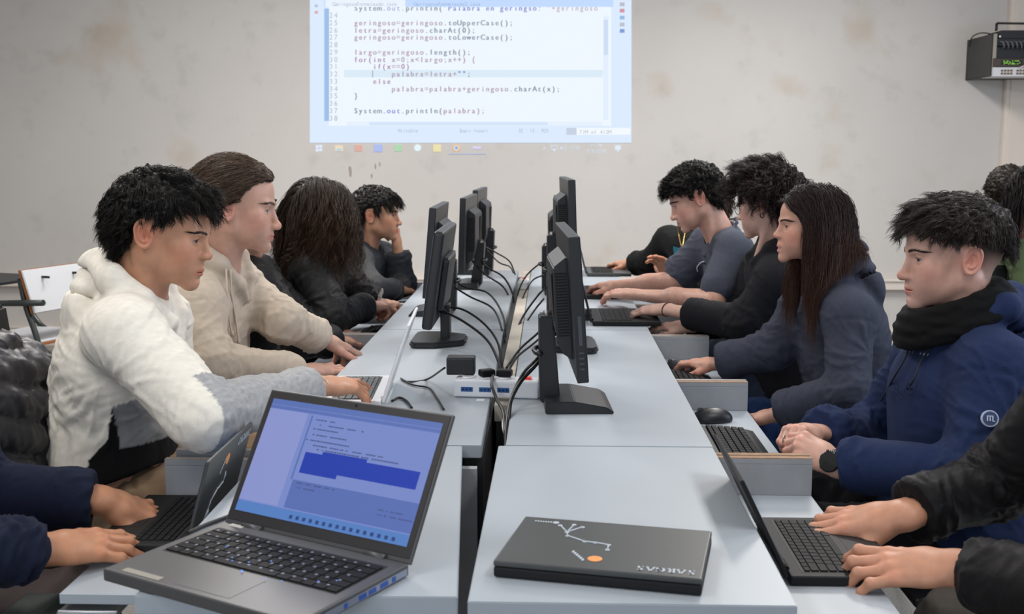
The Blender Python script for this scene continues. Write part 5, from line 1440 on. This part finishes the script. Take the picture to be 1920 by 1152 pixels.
def student_beige():
    B = dict(head=J(441, 386, 2.98), N=J(408, 500, 3.0), P=J(355, 862, 3.02), SR=J(368, 578, 2.84), SL=J(436, 532, 3.16),
             ER=J(388, 684, 2.74), WR=J(572, 697, 3.02), EL=J(530, 602, 3.08), WL=J(604, 634, 3.24), fwd=V3(1, .25, 0),
             handR=(J(655, 690, 3.16), (-.1, -.3, 1), 'arch', 1.05), handL=(J(672, 664, 3.36), (-.1, -.3, 1), 'reach', 1.05),
             w=.98, dw=1.0, hood=1.0, hs=1.05, ar=(.070, .062, .050, .038), tint=srgb(196, 182, 166), wr=1.1, trou=(.01, .01, .012), lfwd=V3(1, .15, 0))
    H = dict(skin=srgb(214, 168, 148), hair=BROWN, fwd=(.95, .12, -.12), w=.95, jaw=.92, nose=1.1, eye=.85, eyecol='blue', vox=.0020, hl=.010, scale=1.06,
             style=S_(len=lambda r: np.interp(r[:, 1], [-.1, -.04, .02, .08], [.05, .07, .10, .12]), flow=flow_back, curl=.0015, wave=.07, lift=.18, grav=.45, messy=.18, guides=900, child=12, wid=.0007, spread=.006, tip=.9, base=.010, M=10, off=.006, seed=5, tipcol=(.10, .066, .044)))
    root, fr, off, g = person('student in a beige hoodie with brown hair tied back, typing at a desk', B, H)
    M = torso_frame(B); fn = lambda p: cloth_sdf(p, B)
    cordm = mat('cord_beige', srgb(205, 190, 172), .8)
    for k, (x0, x1, y1) in enumerate(((424, 432, 640), (432, 444, 640))):
        path = [J(x0, 505, 2.86), J(x0+2, 550, 2.84), J(x1-2, 600, 2.84), J(x1, y1, 2.85)]
        path = [q if o is None else o-nrm(q-CAM)*.006 for q, o in ((q, onto(fn, q-nrm(q-CAM)*.2, q-CAM, 60)) for q in path)]
        path[-1] = np.array((path[-2][0]+.006, path[-2][1], path[-1][2]))
        drawstring(path, .0028, cordm, root, off)
    mb = MB()   # pony tail knot behind the head
    S = fr.w(np.array([(0, -.10-.012*i, .01-.018*i) for i in range(5)]))
    return root
def student_curly_behind():
    B = dict(head=J(452, 414, 3.72), N=J(458, 500, 3.74), P=J(462, 742, 3.76), SR=J(492, 542, 3.6), SL=J(480, 515, 3.95),
             ER=J(565, 640, 3.5), WR=J(622, 640, 3.7), EL=J(560, 600, 3.92), WL=J(630, 626, 3.95), fwd=V3(1, .1, 0),
             handR=(J(668, 640, 3.8), (0, -.2, 1), 'type'), handL=(J(668, 630, 4.0), (0, 0, 1), 'type'),
             w=1.05, dw=1.05, collar=.016, tint=(.010, .010, .012), fab=NYLON, garment='jacket', trou=(.012, .014, .022))
    H = dict(skin=srgb(196, 150, 128), hair=DKBR, fwd=(.93, .1, -.28), vox=.003,
             style=S_(len=LEN(.08, .10, .10), flow=flow_down(), curl=.009, wave=.035, lift=.7, grav=.6, messy=.6, guides=260, child=9, wid=.0011, M=12, base=.015, seed=8))
    person('student in a black jacket with curly hair, behind the student in beige', B, H)
def student_long_curls():
    B = dict(head=J(606, 402, 4.2), N=J(590, 474, 4.22), P=J(585, 694, 4.25), SR=J(583, 508, 4.05), SL=J(622, 490, 4.42),
             ER=J(622, 596, 3.96), WR=J(690, 576, 4.2), EL=J(680, 560, 4.42), WL=J(712, 570, 4.42), fwd=V3(.9, .35, 0),
             handR=(J(722, 572, 4.28), (0, -.2, 1), 'half'), handL=(J(735, 570, 4.5), (0, 0, 1), 'half'), hvox=.003,
             w=1.08, dw=1.05, collar=.018, fab=NYLON, garment='jacket', ar=(.070, .062, .058, .042), wr=1.2, trou=(.012, .012, .014))
    def tint(v):
        c = np.tile(np.array((.018, .018, .019)), (len(v), 1))
        for s in 'LR':
            t, d = seg_t(v, B['E'+s], B['W'+s]); c[(t > .88)&(d < .08)] = srgb(170, 165, 160)
        return c
    B['tint'] = tint
    H = dict(skin=srgb(205, 160, 138), hair=DKBR, fwd=(.80, .55, -.12), vox=.003,
             style=S_(len=LEN(.34, .32, .36), flow=flow_down(.0), curl=.014, wave=.085, curl0=.25, curlk=1.6, jit=.0008, lift=.28, grav=1.6, fl=.55, messy=.12, guides=520, child=13, wid=.0010, spread=.012, tip=1.2, M=22, base=.012, off=.010, long=1, seed=9, tipcol=(.075, .042, .026)))
    person('student with long wavy dark brown hair and a charcoal jacket, turned away', B, H)
def student_thinking():
    B = dict(head=J(704, 402, 5.0), N=J(684, 468, 5.04), P=J(668, 622, 5.05), SR=J(668, 494, 4.88), SL=J(716, 482, 5.2),
             ER=J(700, 540, 4.74), WR=J(745, 544, 4.95), EL=J(757, 532, 5.06), WL=J(746, 468, 5.04), fwd=V3(1, .0, 0),
             handR=(J(775, 546, 5.05), (0, 0, 1), 'flat'), handL=(J(740, 425, 5.02), (.95, -.2, .1), 'fist'), hvox=.003,
             w=.95, hood=1.0, hs=.95, ar=(.062, .056, .050, .040))
    def tint(v):
        t, d = seg_t(v, B['SR'], B['ER']); t2, d2 = seg_t(v, B['ER'], B['WR'])
        c = np.tile(np.array(srgb(52, 54, 60)), (len(v), 1)); c[(np.minimum(d, d2) < .085)] = srgb(74, 75, 77); return c
    B['tint'] = tint
    H = dict(skin=srgb(198, 148, 120), hair=BLACKH, fwd=(.97, -.02, -.04), vox=.0028, hl=0, scale=1.02,
             style=S_(len=LEN(.075, .05, .06), flow=flow_short, curl=.001, wave=.06, lift=.35, grav=.8, messy=.25, guides=380, child=12, wid=.0010, base=.012, seed=11))
    person('young man in a dark hoodie resting his chin on his fist, by the far wall', B, H)
def student_navy():
    navy = np.array(srgb(33, 45, 78))
    B = dict(head=J(1787, 479, 2.45), N=J(1806, 612, 2.47), P=J(1795, 985, 2.47), SL=J(1862, 690, 2.31), SR=J(1745, 668, 2.66),
             EL=J(1822, 896, 2.2), WL=J(1566, 870, 2.35), ER=J(1640, 815, 2.78), WR=J(1528, 812, 2.56), fwd=V3(-1, .05, 0),
             handL=(J(1440, 802, 2.42), (.1, -.75, .65), 'half'), handR=(J(1435, 800, 2.44), (.1, .25, 1), 'half'),
             w=1.02, dw=1.22, bend=.0, hood=1.0, hs=1.12, ar=(.076, .068, .056, .040), tint=navy, wr=1.2, cvox=.0055, trou=(.008, .008, .01), lfwd=V3(-1, .2, 0))
    H = dict(skin=srgb(214, 168, 150), hair=(.024, .018, .015), fwd=(-.985, -.02, -.06), w=.98, jaw=.98, nose=1.05, eye=.9, vox=.0018, hl=.004, scale=1.02, fade=1, look=(0, 1, -.1),
             style=S_(len=LEN(.062, .038, .045), flow=flow_short, curl=.0055, wave=.085, lift=.78, grav=.25, messy=.8, guides=1000, child=11, wid=.00075, spread=.0060, base=.015, off=.004, seed=13,
                      rootmask=lambda r: r[:, 2] > np.interp(r[:, 1], [-.10, -.05, 0, .04, .08], [.010, .034, .046, .050, .05])))
    root, fr, off, g = person('young man in a navy blue hoodie and black neck warmer, hands clasped', B, H)
    # neck warmer
    def gait(p):
        q = fr.l(p); d = None
        for z0, y0, rx, ry, th in ((-.098, .006, .070, .090, .017), (-.116, .002, .076, .098, .021), (-.138, -.006, .084, .104, .024)):
            zz = q[:, 2]-z0-(q[:, 1]-y0)*-.32; rr = np.sqrt((q[:, 0]/rx)**2+((q[:, 1]-y0)/ry)**2)
            e = np.sqrt(((rr-1)*rx)**2+zz**2)-th; d = e if d is None else smin(d, e, .006)
        return d+.0014*np.sin(q[:, 2]*260+noise(q, 9.)*2.5)
    v, f = sdf_mesh(gait, fr.c-.30, fr.c+.22, .004)
    np_mesh('neck_warmer', smooth_v(v, f, 1, .4), f, [FLEECE], root, tint=np.tile((.004, .004, .0045), (len(v), 1)), world_off=off)['label'] = 'black neck warmer'
    fn = lambda p: cloth_sdf(p, B)
    cordm = mat('cord_navy', (.006, .008, .014), .7)
    for path in ([(1712, 625), (1700, 665), (1672, 715), (1652, 752)], [(1755, 640), (1728, 675), (1705, 725), (1660, 758)]):
        P_ = []
        for x, y in path:
            q = J(x, y, 2.2); q = onto(fn, q, q-CAM, 60)
            if q is not None: P_.append(q-nrm(q-CAM)*.011)
        if len(P_) > 1: drawstring(P_, .0022, cordm, root, off, False)
    # round sleeve patch
    pm = mat('patch_white', srgb(185, 195, 215), .6); pb = mat('patch_navy', srgb(50, 66, 104), .7)
    q = J(1853, 786, 2.0); c0 = onto(fn, q, q-CAM, 60); n_ = -nrm(q-CAM); n_ = nrm(n_+V3(.25, 0, .05))
    u = nrm(np.cross((0, 0, 1), n_)); w_ = np.cross(n_, u)
    Mx = Matrix(((u[0], w_[0], n_[0], 0), (u[1], w_[1], n_[1], 0), (u[2], w_[2], n_[2], 0), (0, 0, 0, 1)))
    Mx.translation = Vector(c0+n_*.010-off)
    mb = MB(); mb.cyl((0, 0, 0), .0165, .006, seg=40); pa = mb.build('sleeve_patch', pm, root, Mx); pa['label'] = 'round white sleeve badge'
    mb = MB(); mb.cyl((0, 0, .0035), .0135, .002, seg=40); mb.build('badge_centre', pb, pa, Mx)
    mb = MB()
    for x0 in (-.0065, -.0015, .0035): mb.box(x0, x0+.0022, -.005, .004, .004, .006)
    mb.box(-.0065, .0057, .004, .0058, .004, .006); mb.box(.004, .0085, -.0062, -.0045, .004, .006); mb.tube([(math.cos(a)*.0152, math.sin(a)*.0152, .0032) for a in np.linspace(0, 6.28, 40)], .0007, 4)
    mb.build('badge_letters', pm, pa, Mx)
    # embossed chest letters
    def chest(txt, x, y, h, m, dep, wsp):
        for i, ch in enumerate(txt):
            if ch == ' ': continue
            q = J(x+i*wsp[0], y+i*wsp[1], 2.0); c = onto(fn, q, q-CAM, 60)
            if c is None: continue
            e = 2e-3; g_ = np.array([float(fn((c+np.eye(3)[k]*e)[None].astype(np.float32))[0]-fn((c-np.eye(3)[k]*e)[None].astype(np.float32))[0]) for k in range(3)]); n2 = nrm(g_)
            r_ = nrm(np.cross((0, 0, 1), n2)); up_ = np.cross(n2, r_)
            v_, f_ = glyph(ch)
            if not len(v_): continue
            yield (c+n2*dep, r_, up_, n2, v_, f_, h)
    for txt, x, y, h, m, dep, sp, nm in (('ANGL ART', 1700, 664, .0085, mat('print_white', srgb(190, 196, 212), .7), .014, (6.6, 1.4), 'chest_print'), ('NBAL', 1672, 745, .040, mat('print_navy', srgb(30, 44, 80), .75), .014, (19, -2), 'chest_letters')):
        mb = MB()
        for c, r_, up_, n2, v_, f_, h in chest(txt, x, y, h, m, dep, sp):
            vs = [mb.bm.verts.new(c+r_*a[0]*h+up_*a[1]*h-off) for a in v_]
            for k in f_:
                try: mb.bm.faces.new([vs[i] for i in k])
                except ValueError: pass
        r = bmesh.ops.solidify(mb.bm, geom=mb.bm.faces[:], thickness=.002)
        mb.build(nm, m, root)
    # watch on the near wrist
    ax = nrm(B['WL']-B['EL']); c = B['WL']+ax*.004
    dm = mat('watch_black', (.006, .006, .007), .25, coat=.5); up = nrm(np.cross(ax, (0, 0, 1))); upn = nrm(V3(-.2, -.92, .35)-ax*np.dot(V3(-.2, -.92, .35), ax)); sd = np.cross(ax, upn)
    mb = MB(); P_ = [c+(upn*math.cos(a)*.0235+sd*math.sin(a)*.0285)-off for a in np.linspace(0, 2*math.pi, 36, endpoint=False)]
    for dx in (-.006, -.002, .002, .006): mb.tube([q+ax*dx for q in P_], .0026, 6, closed=True)
    wt = mb.build('watch_strap', dm, root)
    Mw = Matrix(((sd[0], ax[0], upn[0], 0), (sd[1], ax[1], upn[1], 0), (sd[2], ax[2], upn[2], 0), (0, 0, 0, 1))); Mw.translation = Vector(c+upn*.027-off)
    mb = MB(); mb.cyl((0, 0, 0), .0225, .010, seg=36, bev=.002, M=None); mb.cyl((.0235, .006, 0), .003, .004, 'X', seg=12); wf = mb.build('watch_face', dm, root, Mw); wf['label'] = 'round black watch face'
    for c in (J(1470, 822, 2.37),): rings(root, off, c, V3(-.8, .3, .1), .0105)
    return root
def rings(root, off, c, ax, r, n=1):
    m = mat('ring_silver', srgb(200, 190, 170), .2, metal=1.0)
    u = nrm(np.cross(ax, (0.1, .2, 1))); w_ = np.cross(ax, u); mb = MB()
    mb.tube([c+(u*math.cos(a)+w_*math.sin(a))*r-off for a in np.linspace(0, 2*math.pi, 20, endpoint=False)], .0014, 6, closed=True)
    mb.build('ring', m, root)
def student_girl():
    B = dict(head=J(1520, 423, 3.22), N=J(1548, 524, 3.27), P=J(1602, 805, 3.3), SL=J(1590, 592, 3.1), SR=J(1512, 575, 3.42),
             EL=J(1590, 735, 3.0), WL=J(1452, 778, 3.08), ER=J(1452, 655, 3.38), WR=J(1342, 682, 3.44), fwd=V3(-1, .12, 0),
             handL=(J(1400, 790, 3.12), (0, -.2, 1), 'flat'), handR=(J(1262, 678, 3.55), (.1, -.15, 1), 'mouse'), hsc=.9,
             w=.98, dw=.98, hood=1.0, hs=1.08, ar=(.068, .060, .054, .040), tint=srgb(58, 61, 74), wr=1.0, trou=srgb(40, 60, 100), cvox=.0055)
    H = dict(skin=srgb(212, 160, 138), hair=(.020, .012, .011), fwd=(-.96, -.06, .0), w=.95, jaw=.86, nose=.85, eye=1.0, vox=.0018, open=.006, lip=srgb(190, 105, 105), hl=.010, scale=.92, brow=.9,
             style=S_(len=lambda r: np.interp(r[:, 1], [-.10, -.04, -.01, .03], [.17, .17, .30, .42]), flow=flow_swept, curl=.0025, wave=.12, lift=.22, grav=1.5, gk=3.0, fl=1.0, flfade=2.6, messy=.12, guard=.070, guides=700, child=15, wid=.0008, spread=.009, tip=1.2, M=22, base=.007, off=.007, long=1, seed=15, tipcol=(.075, .035, .022), jit=.0009))
    root, fr, off, g = person('young woman with long straight dark hair and a charcoal hoodie, using a mouse', B, H)
    rings(root, off, J(1290, 682, 3.5), nrm(B['WR']-J(1262, 678, 3.55)), .009)
def student_glasses():
    B = dict(head=J(1440, 380, 3.85), N=J(1456, 468, 3.88), P=J(1478, 724, 3.92), SL=J(1455, 528, 3.72), SR=J(1432, 505, 4.05),
             EL=J(1398, 606, 3.72), WL=J(1246, 580, 3.95), ER=J(1385, 600, 4.08), WR=J(1292, 612, 3.95), fwd=V3(-.92, .3, 0),
             handL=(J(1150, 586, 4.06), (0, -.15, 1), 'type'), handR=(J(1225, 612, 4.0), (0, -.1, 1), 'flat'),
             w=1.05, dw=1.08, hood=1.0, hs=1.05, slvL=.70, ar=(.074, .064, .054, .050), tint=(.011, .011, .014), wr=1.2, trou=(.02, .028, .05), hvox=.0024)
    H = dict(skin=srgb(218, 176, 158), hair=(.020, .012, .011), fwd=(-.82, .52, -.18), jaw=.9, vox=.0024, hl=.0,
             style=S_(len=LEN(.10, .085, .10), flow=flow_short, curl=.007, wave=.05, lift=1.25, grav=.15, fall=1.1, messy=.9, guides=460, child=13, wid=.0010, spread=.009, M=11, base=.026, off=.012, seed=17))
    root, fr, off, g = person('student with tousled dark hair, round glasses and a black hoodie, typing on a laptop', B, H)
    gm = mat('glasses_metal', (.02, .02, .02), .3, metal=.8); mb = MB()
    for s in (-1, 1):
        mb.tube([fr.w((s*.033+.022*math.cos(a), .100-.05*abs(s*.033+.022*math.cos(a))*.3, -.004+.021*math.sin(a)))-off for a in np.linspace(0, 2*math.pi, 28, endpoint=False)], .0011, 5, closed=True)
        mb.tube([fr.w((s*.055, .096, .002))-off, fr.w((s*.074, .08, .006))-off, fr.w((s*.078, .0, .012))-off], .0011, 5)
    mb.tube([fr.w((-.011, .101, .0))-off, fr.w((0, .104, .003))-off, fr.w((.011, .101, .0))-off], .0011, 5)
    gl = mb.build('glasses', gm, root); gl['label'] = 'thin round dark glasses'
    mb = MB(); mb.tube([fr.w((-.080, -.004+.006*math.cos(a), -.040+.009*math.sin(a)))-off for a in np.linspace(0, 2*math.pi, 20, endpoint=False)], .0016, 5, closed=True); mb.build('earring', gm, root)
    bm_ = mat('bracelet_black', (.01, .01, .01), .7); ax = nrm(B['WL']-B['EL']); u = nrm(np.cross(ax, (0, 0, 1))); w_ = np.cross(ax, u); mb = MB()
    c = B['WL']-ax*.012; mb.tube([c+u*math.cos(a)*.030+w_*math.sin(a)*.024-off for a in np.linspace(0, 2*math.pi, 28, endpoint=False)], .0022, 6, closed=True); mb.build('bracelet', bm_, root)
def student_tshirt():
    B = dict(head=J(1304, 370, 4.32), N=J(1352, 444, 4.36), P=J(1410, 672, 4.42), SL=J(1376, 470, 4.2), SR=J(1328, 455, 4.52),
             EL=J(1338, 566, 4.08), WL=J(1186, 552, 4.32), ER=J(1262, 530, 4.5), WR=J(1160, 535, 4.6), fwd=V3(-1, .1, 0),
             handL=(J(1106, 546, 4.46), (0, -.25, 1), 'type'), handR=(J(1096, 535, 4.72), (0, 0, 1), 'type'), hvox=.0024, armk=1.18,
             w=.98, dw=.98, collar=.007, slv=-.30, loose=.004, ar=(.064, .062, .05, .04), garment='t_shirt', wr=.8, trou=(.02, .03, .05), tint=srgb(76, 80, 92))
    H = dict(skin=srgb(216, 168, 148), hair=BLACKH, fwd=(-.88, .05, -.40), vox=.0024, hl=.002, look=(0, 1, -.5), eye=.7, nose=1.1,
             style=S_(len=LEN(.06, .035, .035), flow=flow_short, curl=.0065, wave=.026, lift=1.0, grav=.3, messy=.8, guides=460, child=14, wid=.0009, M=10, base=.016, off=.005, seed=19))
    root, fr, off, g = person('young man with dark curly hair in a short-sleeved grey t-shirt, typing', B, H)
    fn = lambda p: cloth_sdf(p, B); P_ = []
    for x, y in ((1308, 510), (1307, 502), (1311, 496), (1316, 492), (1320, 491)):
        a = J(x, y, 3.6); q = onto(fn, a, a-CAM, 80)
        if q is not None: P_.append(q-nrm(q-CAM)*.006-off)
    if len(P_) > 2: mb = MB(); mb.tube(spline(P_, 4), .003, 6); mb.build('shirt_logo', mat('logo_white', srgb(190, 192, 196), .7), root)
def student_necklace():
    B = dict(head=J(1326, 388, 5.16), N=J(1306, 452, 5.22), P=J(1300, 612, 5.25), SL=J(1312, 462, 5.05), SR=J(1256, 452, 5.42),
             EL=J(1300, 540, 4.98), WL=J(1262, 525, 4.92), ER=J(1218, 492, 5.5), WR=J(1186, 494, 5.6), fwd=V3(-.75, -.6, 0),
             handL=(J(1238, 488, 4.9), (.5, .6, .2), 'up'), handR=(J(1130, 494, 5.72), (0, 0, 1), 'type'), hvox=.003,
             w=1.05, dw=1.0, collar=.018, garment='jacket', tint=(.008, .008, .008), trou=(.012, .012, .015))
    H = dict(skin=srgb(190, 140, 110), hair=BROWN, fwd=(-.9, -.1, -.2), vox=.003, style=S_(len=LEN(.05, .04, .05), flow=flow_short, curl=.003, wave=.04, lift=.6, grav=.5, messy=.5, guides=240, child=9, wid=.0012, base=.012, seed=21))
    root, fr, off, g = person('person in a black jacket with a gold chain, at the far end by the wall', B, H)
    fn = lambda p: cloth_sdf(p, B)
    def on(x, y, d=.006):
        a = J(x, y, 4.8); q = onto(fn, a, a-CAM, 80); q = J(x, y, 5.1) if q is None else q; return q-nrm(q-CAM)*d-off
    mb = MB(); P_ = [on(x, y) for x, y in ((1262, 462), (1264, 480), (1263, 491), (1286, 491), (1284, 478), (1277, 466))]
    vs = [mb.bm.verts.new(q) for q in P_]; mb.bm.faces.new(vs); bmesh.ops.solidify(mb.bm, geom=mb.bm.faces[:], thickness=.003)
    mb.build('turquoise_top', mat('turquoise', srgb(50, 150, 170), .8), root)
    mb = MB(); mb.tube(spline([on(1271, 418, .012), on(1273, 440, .012), on(1279, 462, .012), on(1284, 440, .012), on(1290, 424, .012)], 6), .0035, 6)
    mb.build('gold_chain', mat('gold', (.75, .5, .16), .3, metal=1.0), root)
def student_green():
    B = dict(head=J(1890, 364, 5.1), N=J(1902, 428, 5.12), P=J(1935, 620, 5.15), SR=J(1905, 455, 4.96), SL=J(1930, 446, 5.3),
             ER=J(1925, 530, 4.9), WR=J(2010, 522, 5.1), EL=J(1990, 520, 5.4), WL=J(2040, 520, 5.3), fwd=V3(1, .1, 0),
             handR=(J(2070, 524, 5.15), (0, 0, 1), 'type'), hvox=.004, w=1.0, collar=.012, garment='sweater', tint=srgb(74, 86, 60), trou=(.01, .01, .012), thigh=.35)
    H = dict(skin=srgb(200, 140, 105), hair=DKBR, fwd=(.72, .62, -.1), vox=.003, style=S_(len=LEN(.04, .03, .03), flow=flow_short, curl=.004, wave=.025, lift=.7, grav=.3, messy=.7, guides=300, child=10, wid=.0011, base=.012, seed=23))
    person('person in a green sweater with short dark hair, seen from behind at far right', B, H)
def student_edge():
    B = dict(head=J(1958, 378, 3.5), N=J(1992, 474, 3.52), P=J(2040, 770, 3.55), SL=J(2010, 540, 3.34), SR=J(2030, 530, 3.7),
             EL=J(2010, 650, 3.3), WL=J(1985, 560, 3.3), ER=J(2060, 650, 3.75), WR=J(2040, 640, 3.6), fwd=V3(-.5, .8, 0),
             handL=(J(1960, 490, 3.32), (0, -1, .2), 'half'), hvox=.003, w=.95, collar=.012, garment='sweater', tint=(.008, .008, .009), trou=(.01, .01, .012), thigh=.34)
    H = dict(skin=srgb(205, 155, 135), hair=(.014, .010, .010), fwd=(-.5, .8, -.1), vox=.0035, style=S_(len=LEN(.22, .20, .20), flow=flow_down(), curl=.002, wave=.1, lift=.25, grav=2.2, fl=.5, messy=.1, guides=300, child=9, wid=.0014, spread=.009, M=14, tip=1.1, base=.012, off=.01, long=1, seed=25))
    person('person with dark bobbed hair at the right edge of the room, mostly out of view', B, H)
def typist_right():
    B = dict(head=V3(.92, 1.72, 1.24), N=V3(.99, 1.74, 1.08), P=V3(1.14, 1.76, .55), SL=V3(.95, 1.56, .98), SR=V3(.96, 1.93, 1.0),
             EL=V3(.80, 1.52, .73), WL=J(1785, 1064, 1.74), ER=J(1868, 905, 2.08), WR=J(1685, 968, 1.98), fwd=V3(-1, .05, 0),
             handL=(J(1565, 1062, 1.80), (-.12, -.35, 1), 'arch', 1.12), handR=(J(1515, 985, 2.04), (-.1, -.3, 1), 'arch', 1.12), hvox=.0017, slv=.86,
             w=1.05, dw=1.05, collar=.020, garment='jacket', fab=NYLON, ar=(.074, .064, .056, .043), tint=(.010, .009, .010), wr=1.1, trou=srgb(92, 86, 80), hsc=1.0, cvox=.005)
    H = dict(skin=srgb(204, 148, 120), hair=BLACKH, fwd=(-.9, .1, -.4), vox=.004, style=S_(len=LEN(.05, .03, .04), flow=flow_short, curl=.003, wave=.03, lift=.8, grav=.3, messy=.6, guides=220, child=8, wid=.0014, base=.012, seed=27))
    person('person in a black puffer jacket typing on the nearest right laptop, only arms in view', B, H)
def typist_left():
    B = dict(head=V3(-1.08, 1.72, 1.24), N=V3(-1.16, 1.76, 1.08), P=V3(-1.30, 1.80, .55), SR=V3(-1.12, 1.58, .98), SL=V3(-1.13, 1.96, 1.0),
             ER=V3(-.995, 1.56, .76), WR=J(82, 1030, 1.78), EL=V3(-1.05, 1.95, .74), WL=J(190, 938, 2.0), fwd=V3(1, .05, 0),
             handR=(J(250, 1016, 1.88), (0, -.4, 1), 'flat', 1.1), handL=(J(315, 970, 2.10), (.1, -.35, 1), 'arch', 1.1), hvox=.0017,
             w=1.05, dw=1.0, hood=1.0, tint=srgb(26, 32, 52), ar=(.072, .062, .054, .044), trou=srgb(104, 92, 88), hsc=1.0, cvox=.005)
    H = dict(skin=srgb(200, 142, 108), hair=BLACKH, fwd=(.9, .1, -.4), vox=.004, style=S_(len=LEN(.05, .03, .04), flow=flow_short, curl=.003, wave=.03, lift=.8, grav=.3, messy=.6, guides=220, child=8, wid=.0014, base=.012, seed=29))
    person('person in a navy hoodie typing on the nearest left laptop, only forearms in view', B, H)
for fn_ in (student_white, student_beige, student_curly_behind, student_long_curls, student_thinking, student_navy, student_girl, student_glasses,
            student_tshirt, student_necklace, student_green, student_edge, typist_right, typist_left):
    fn_()
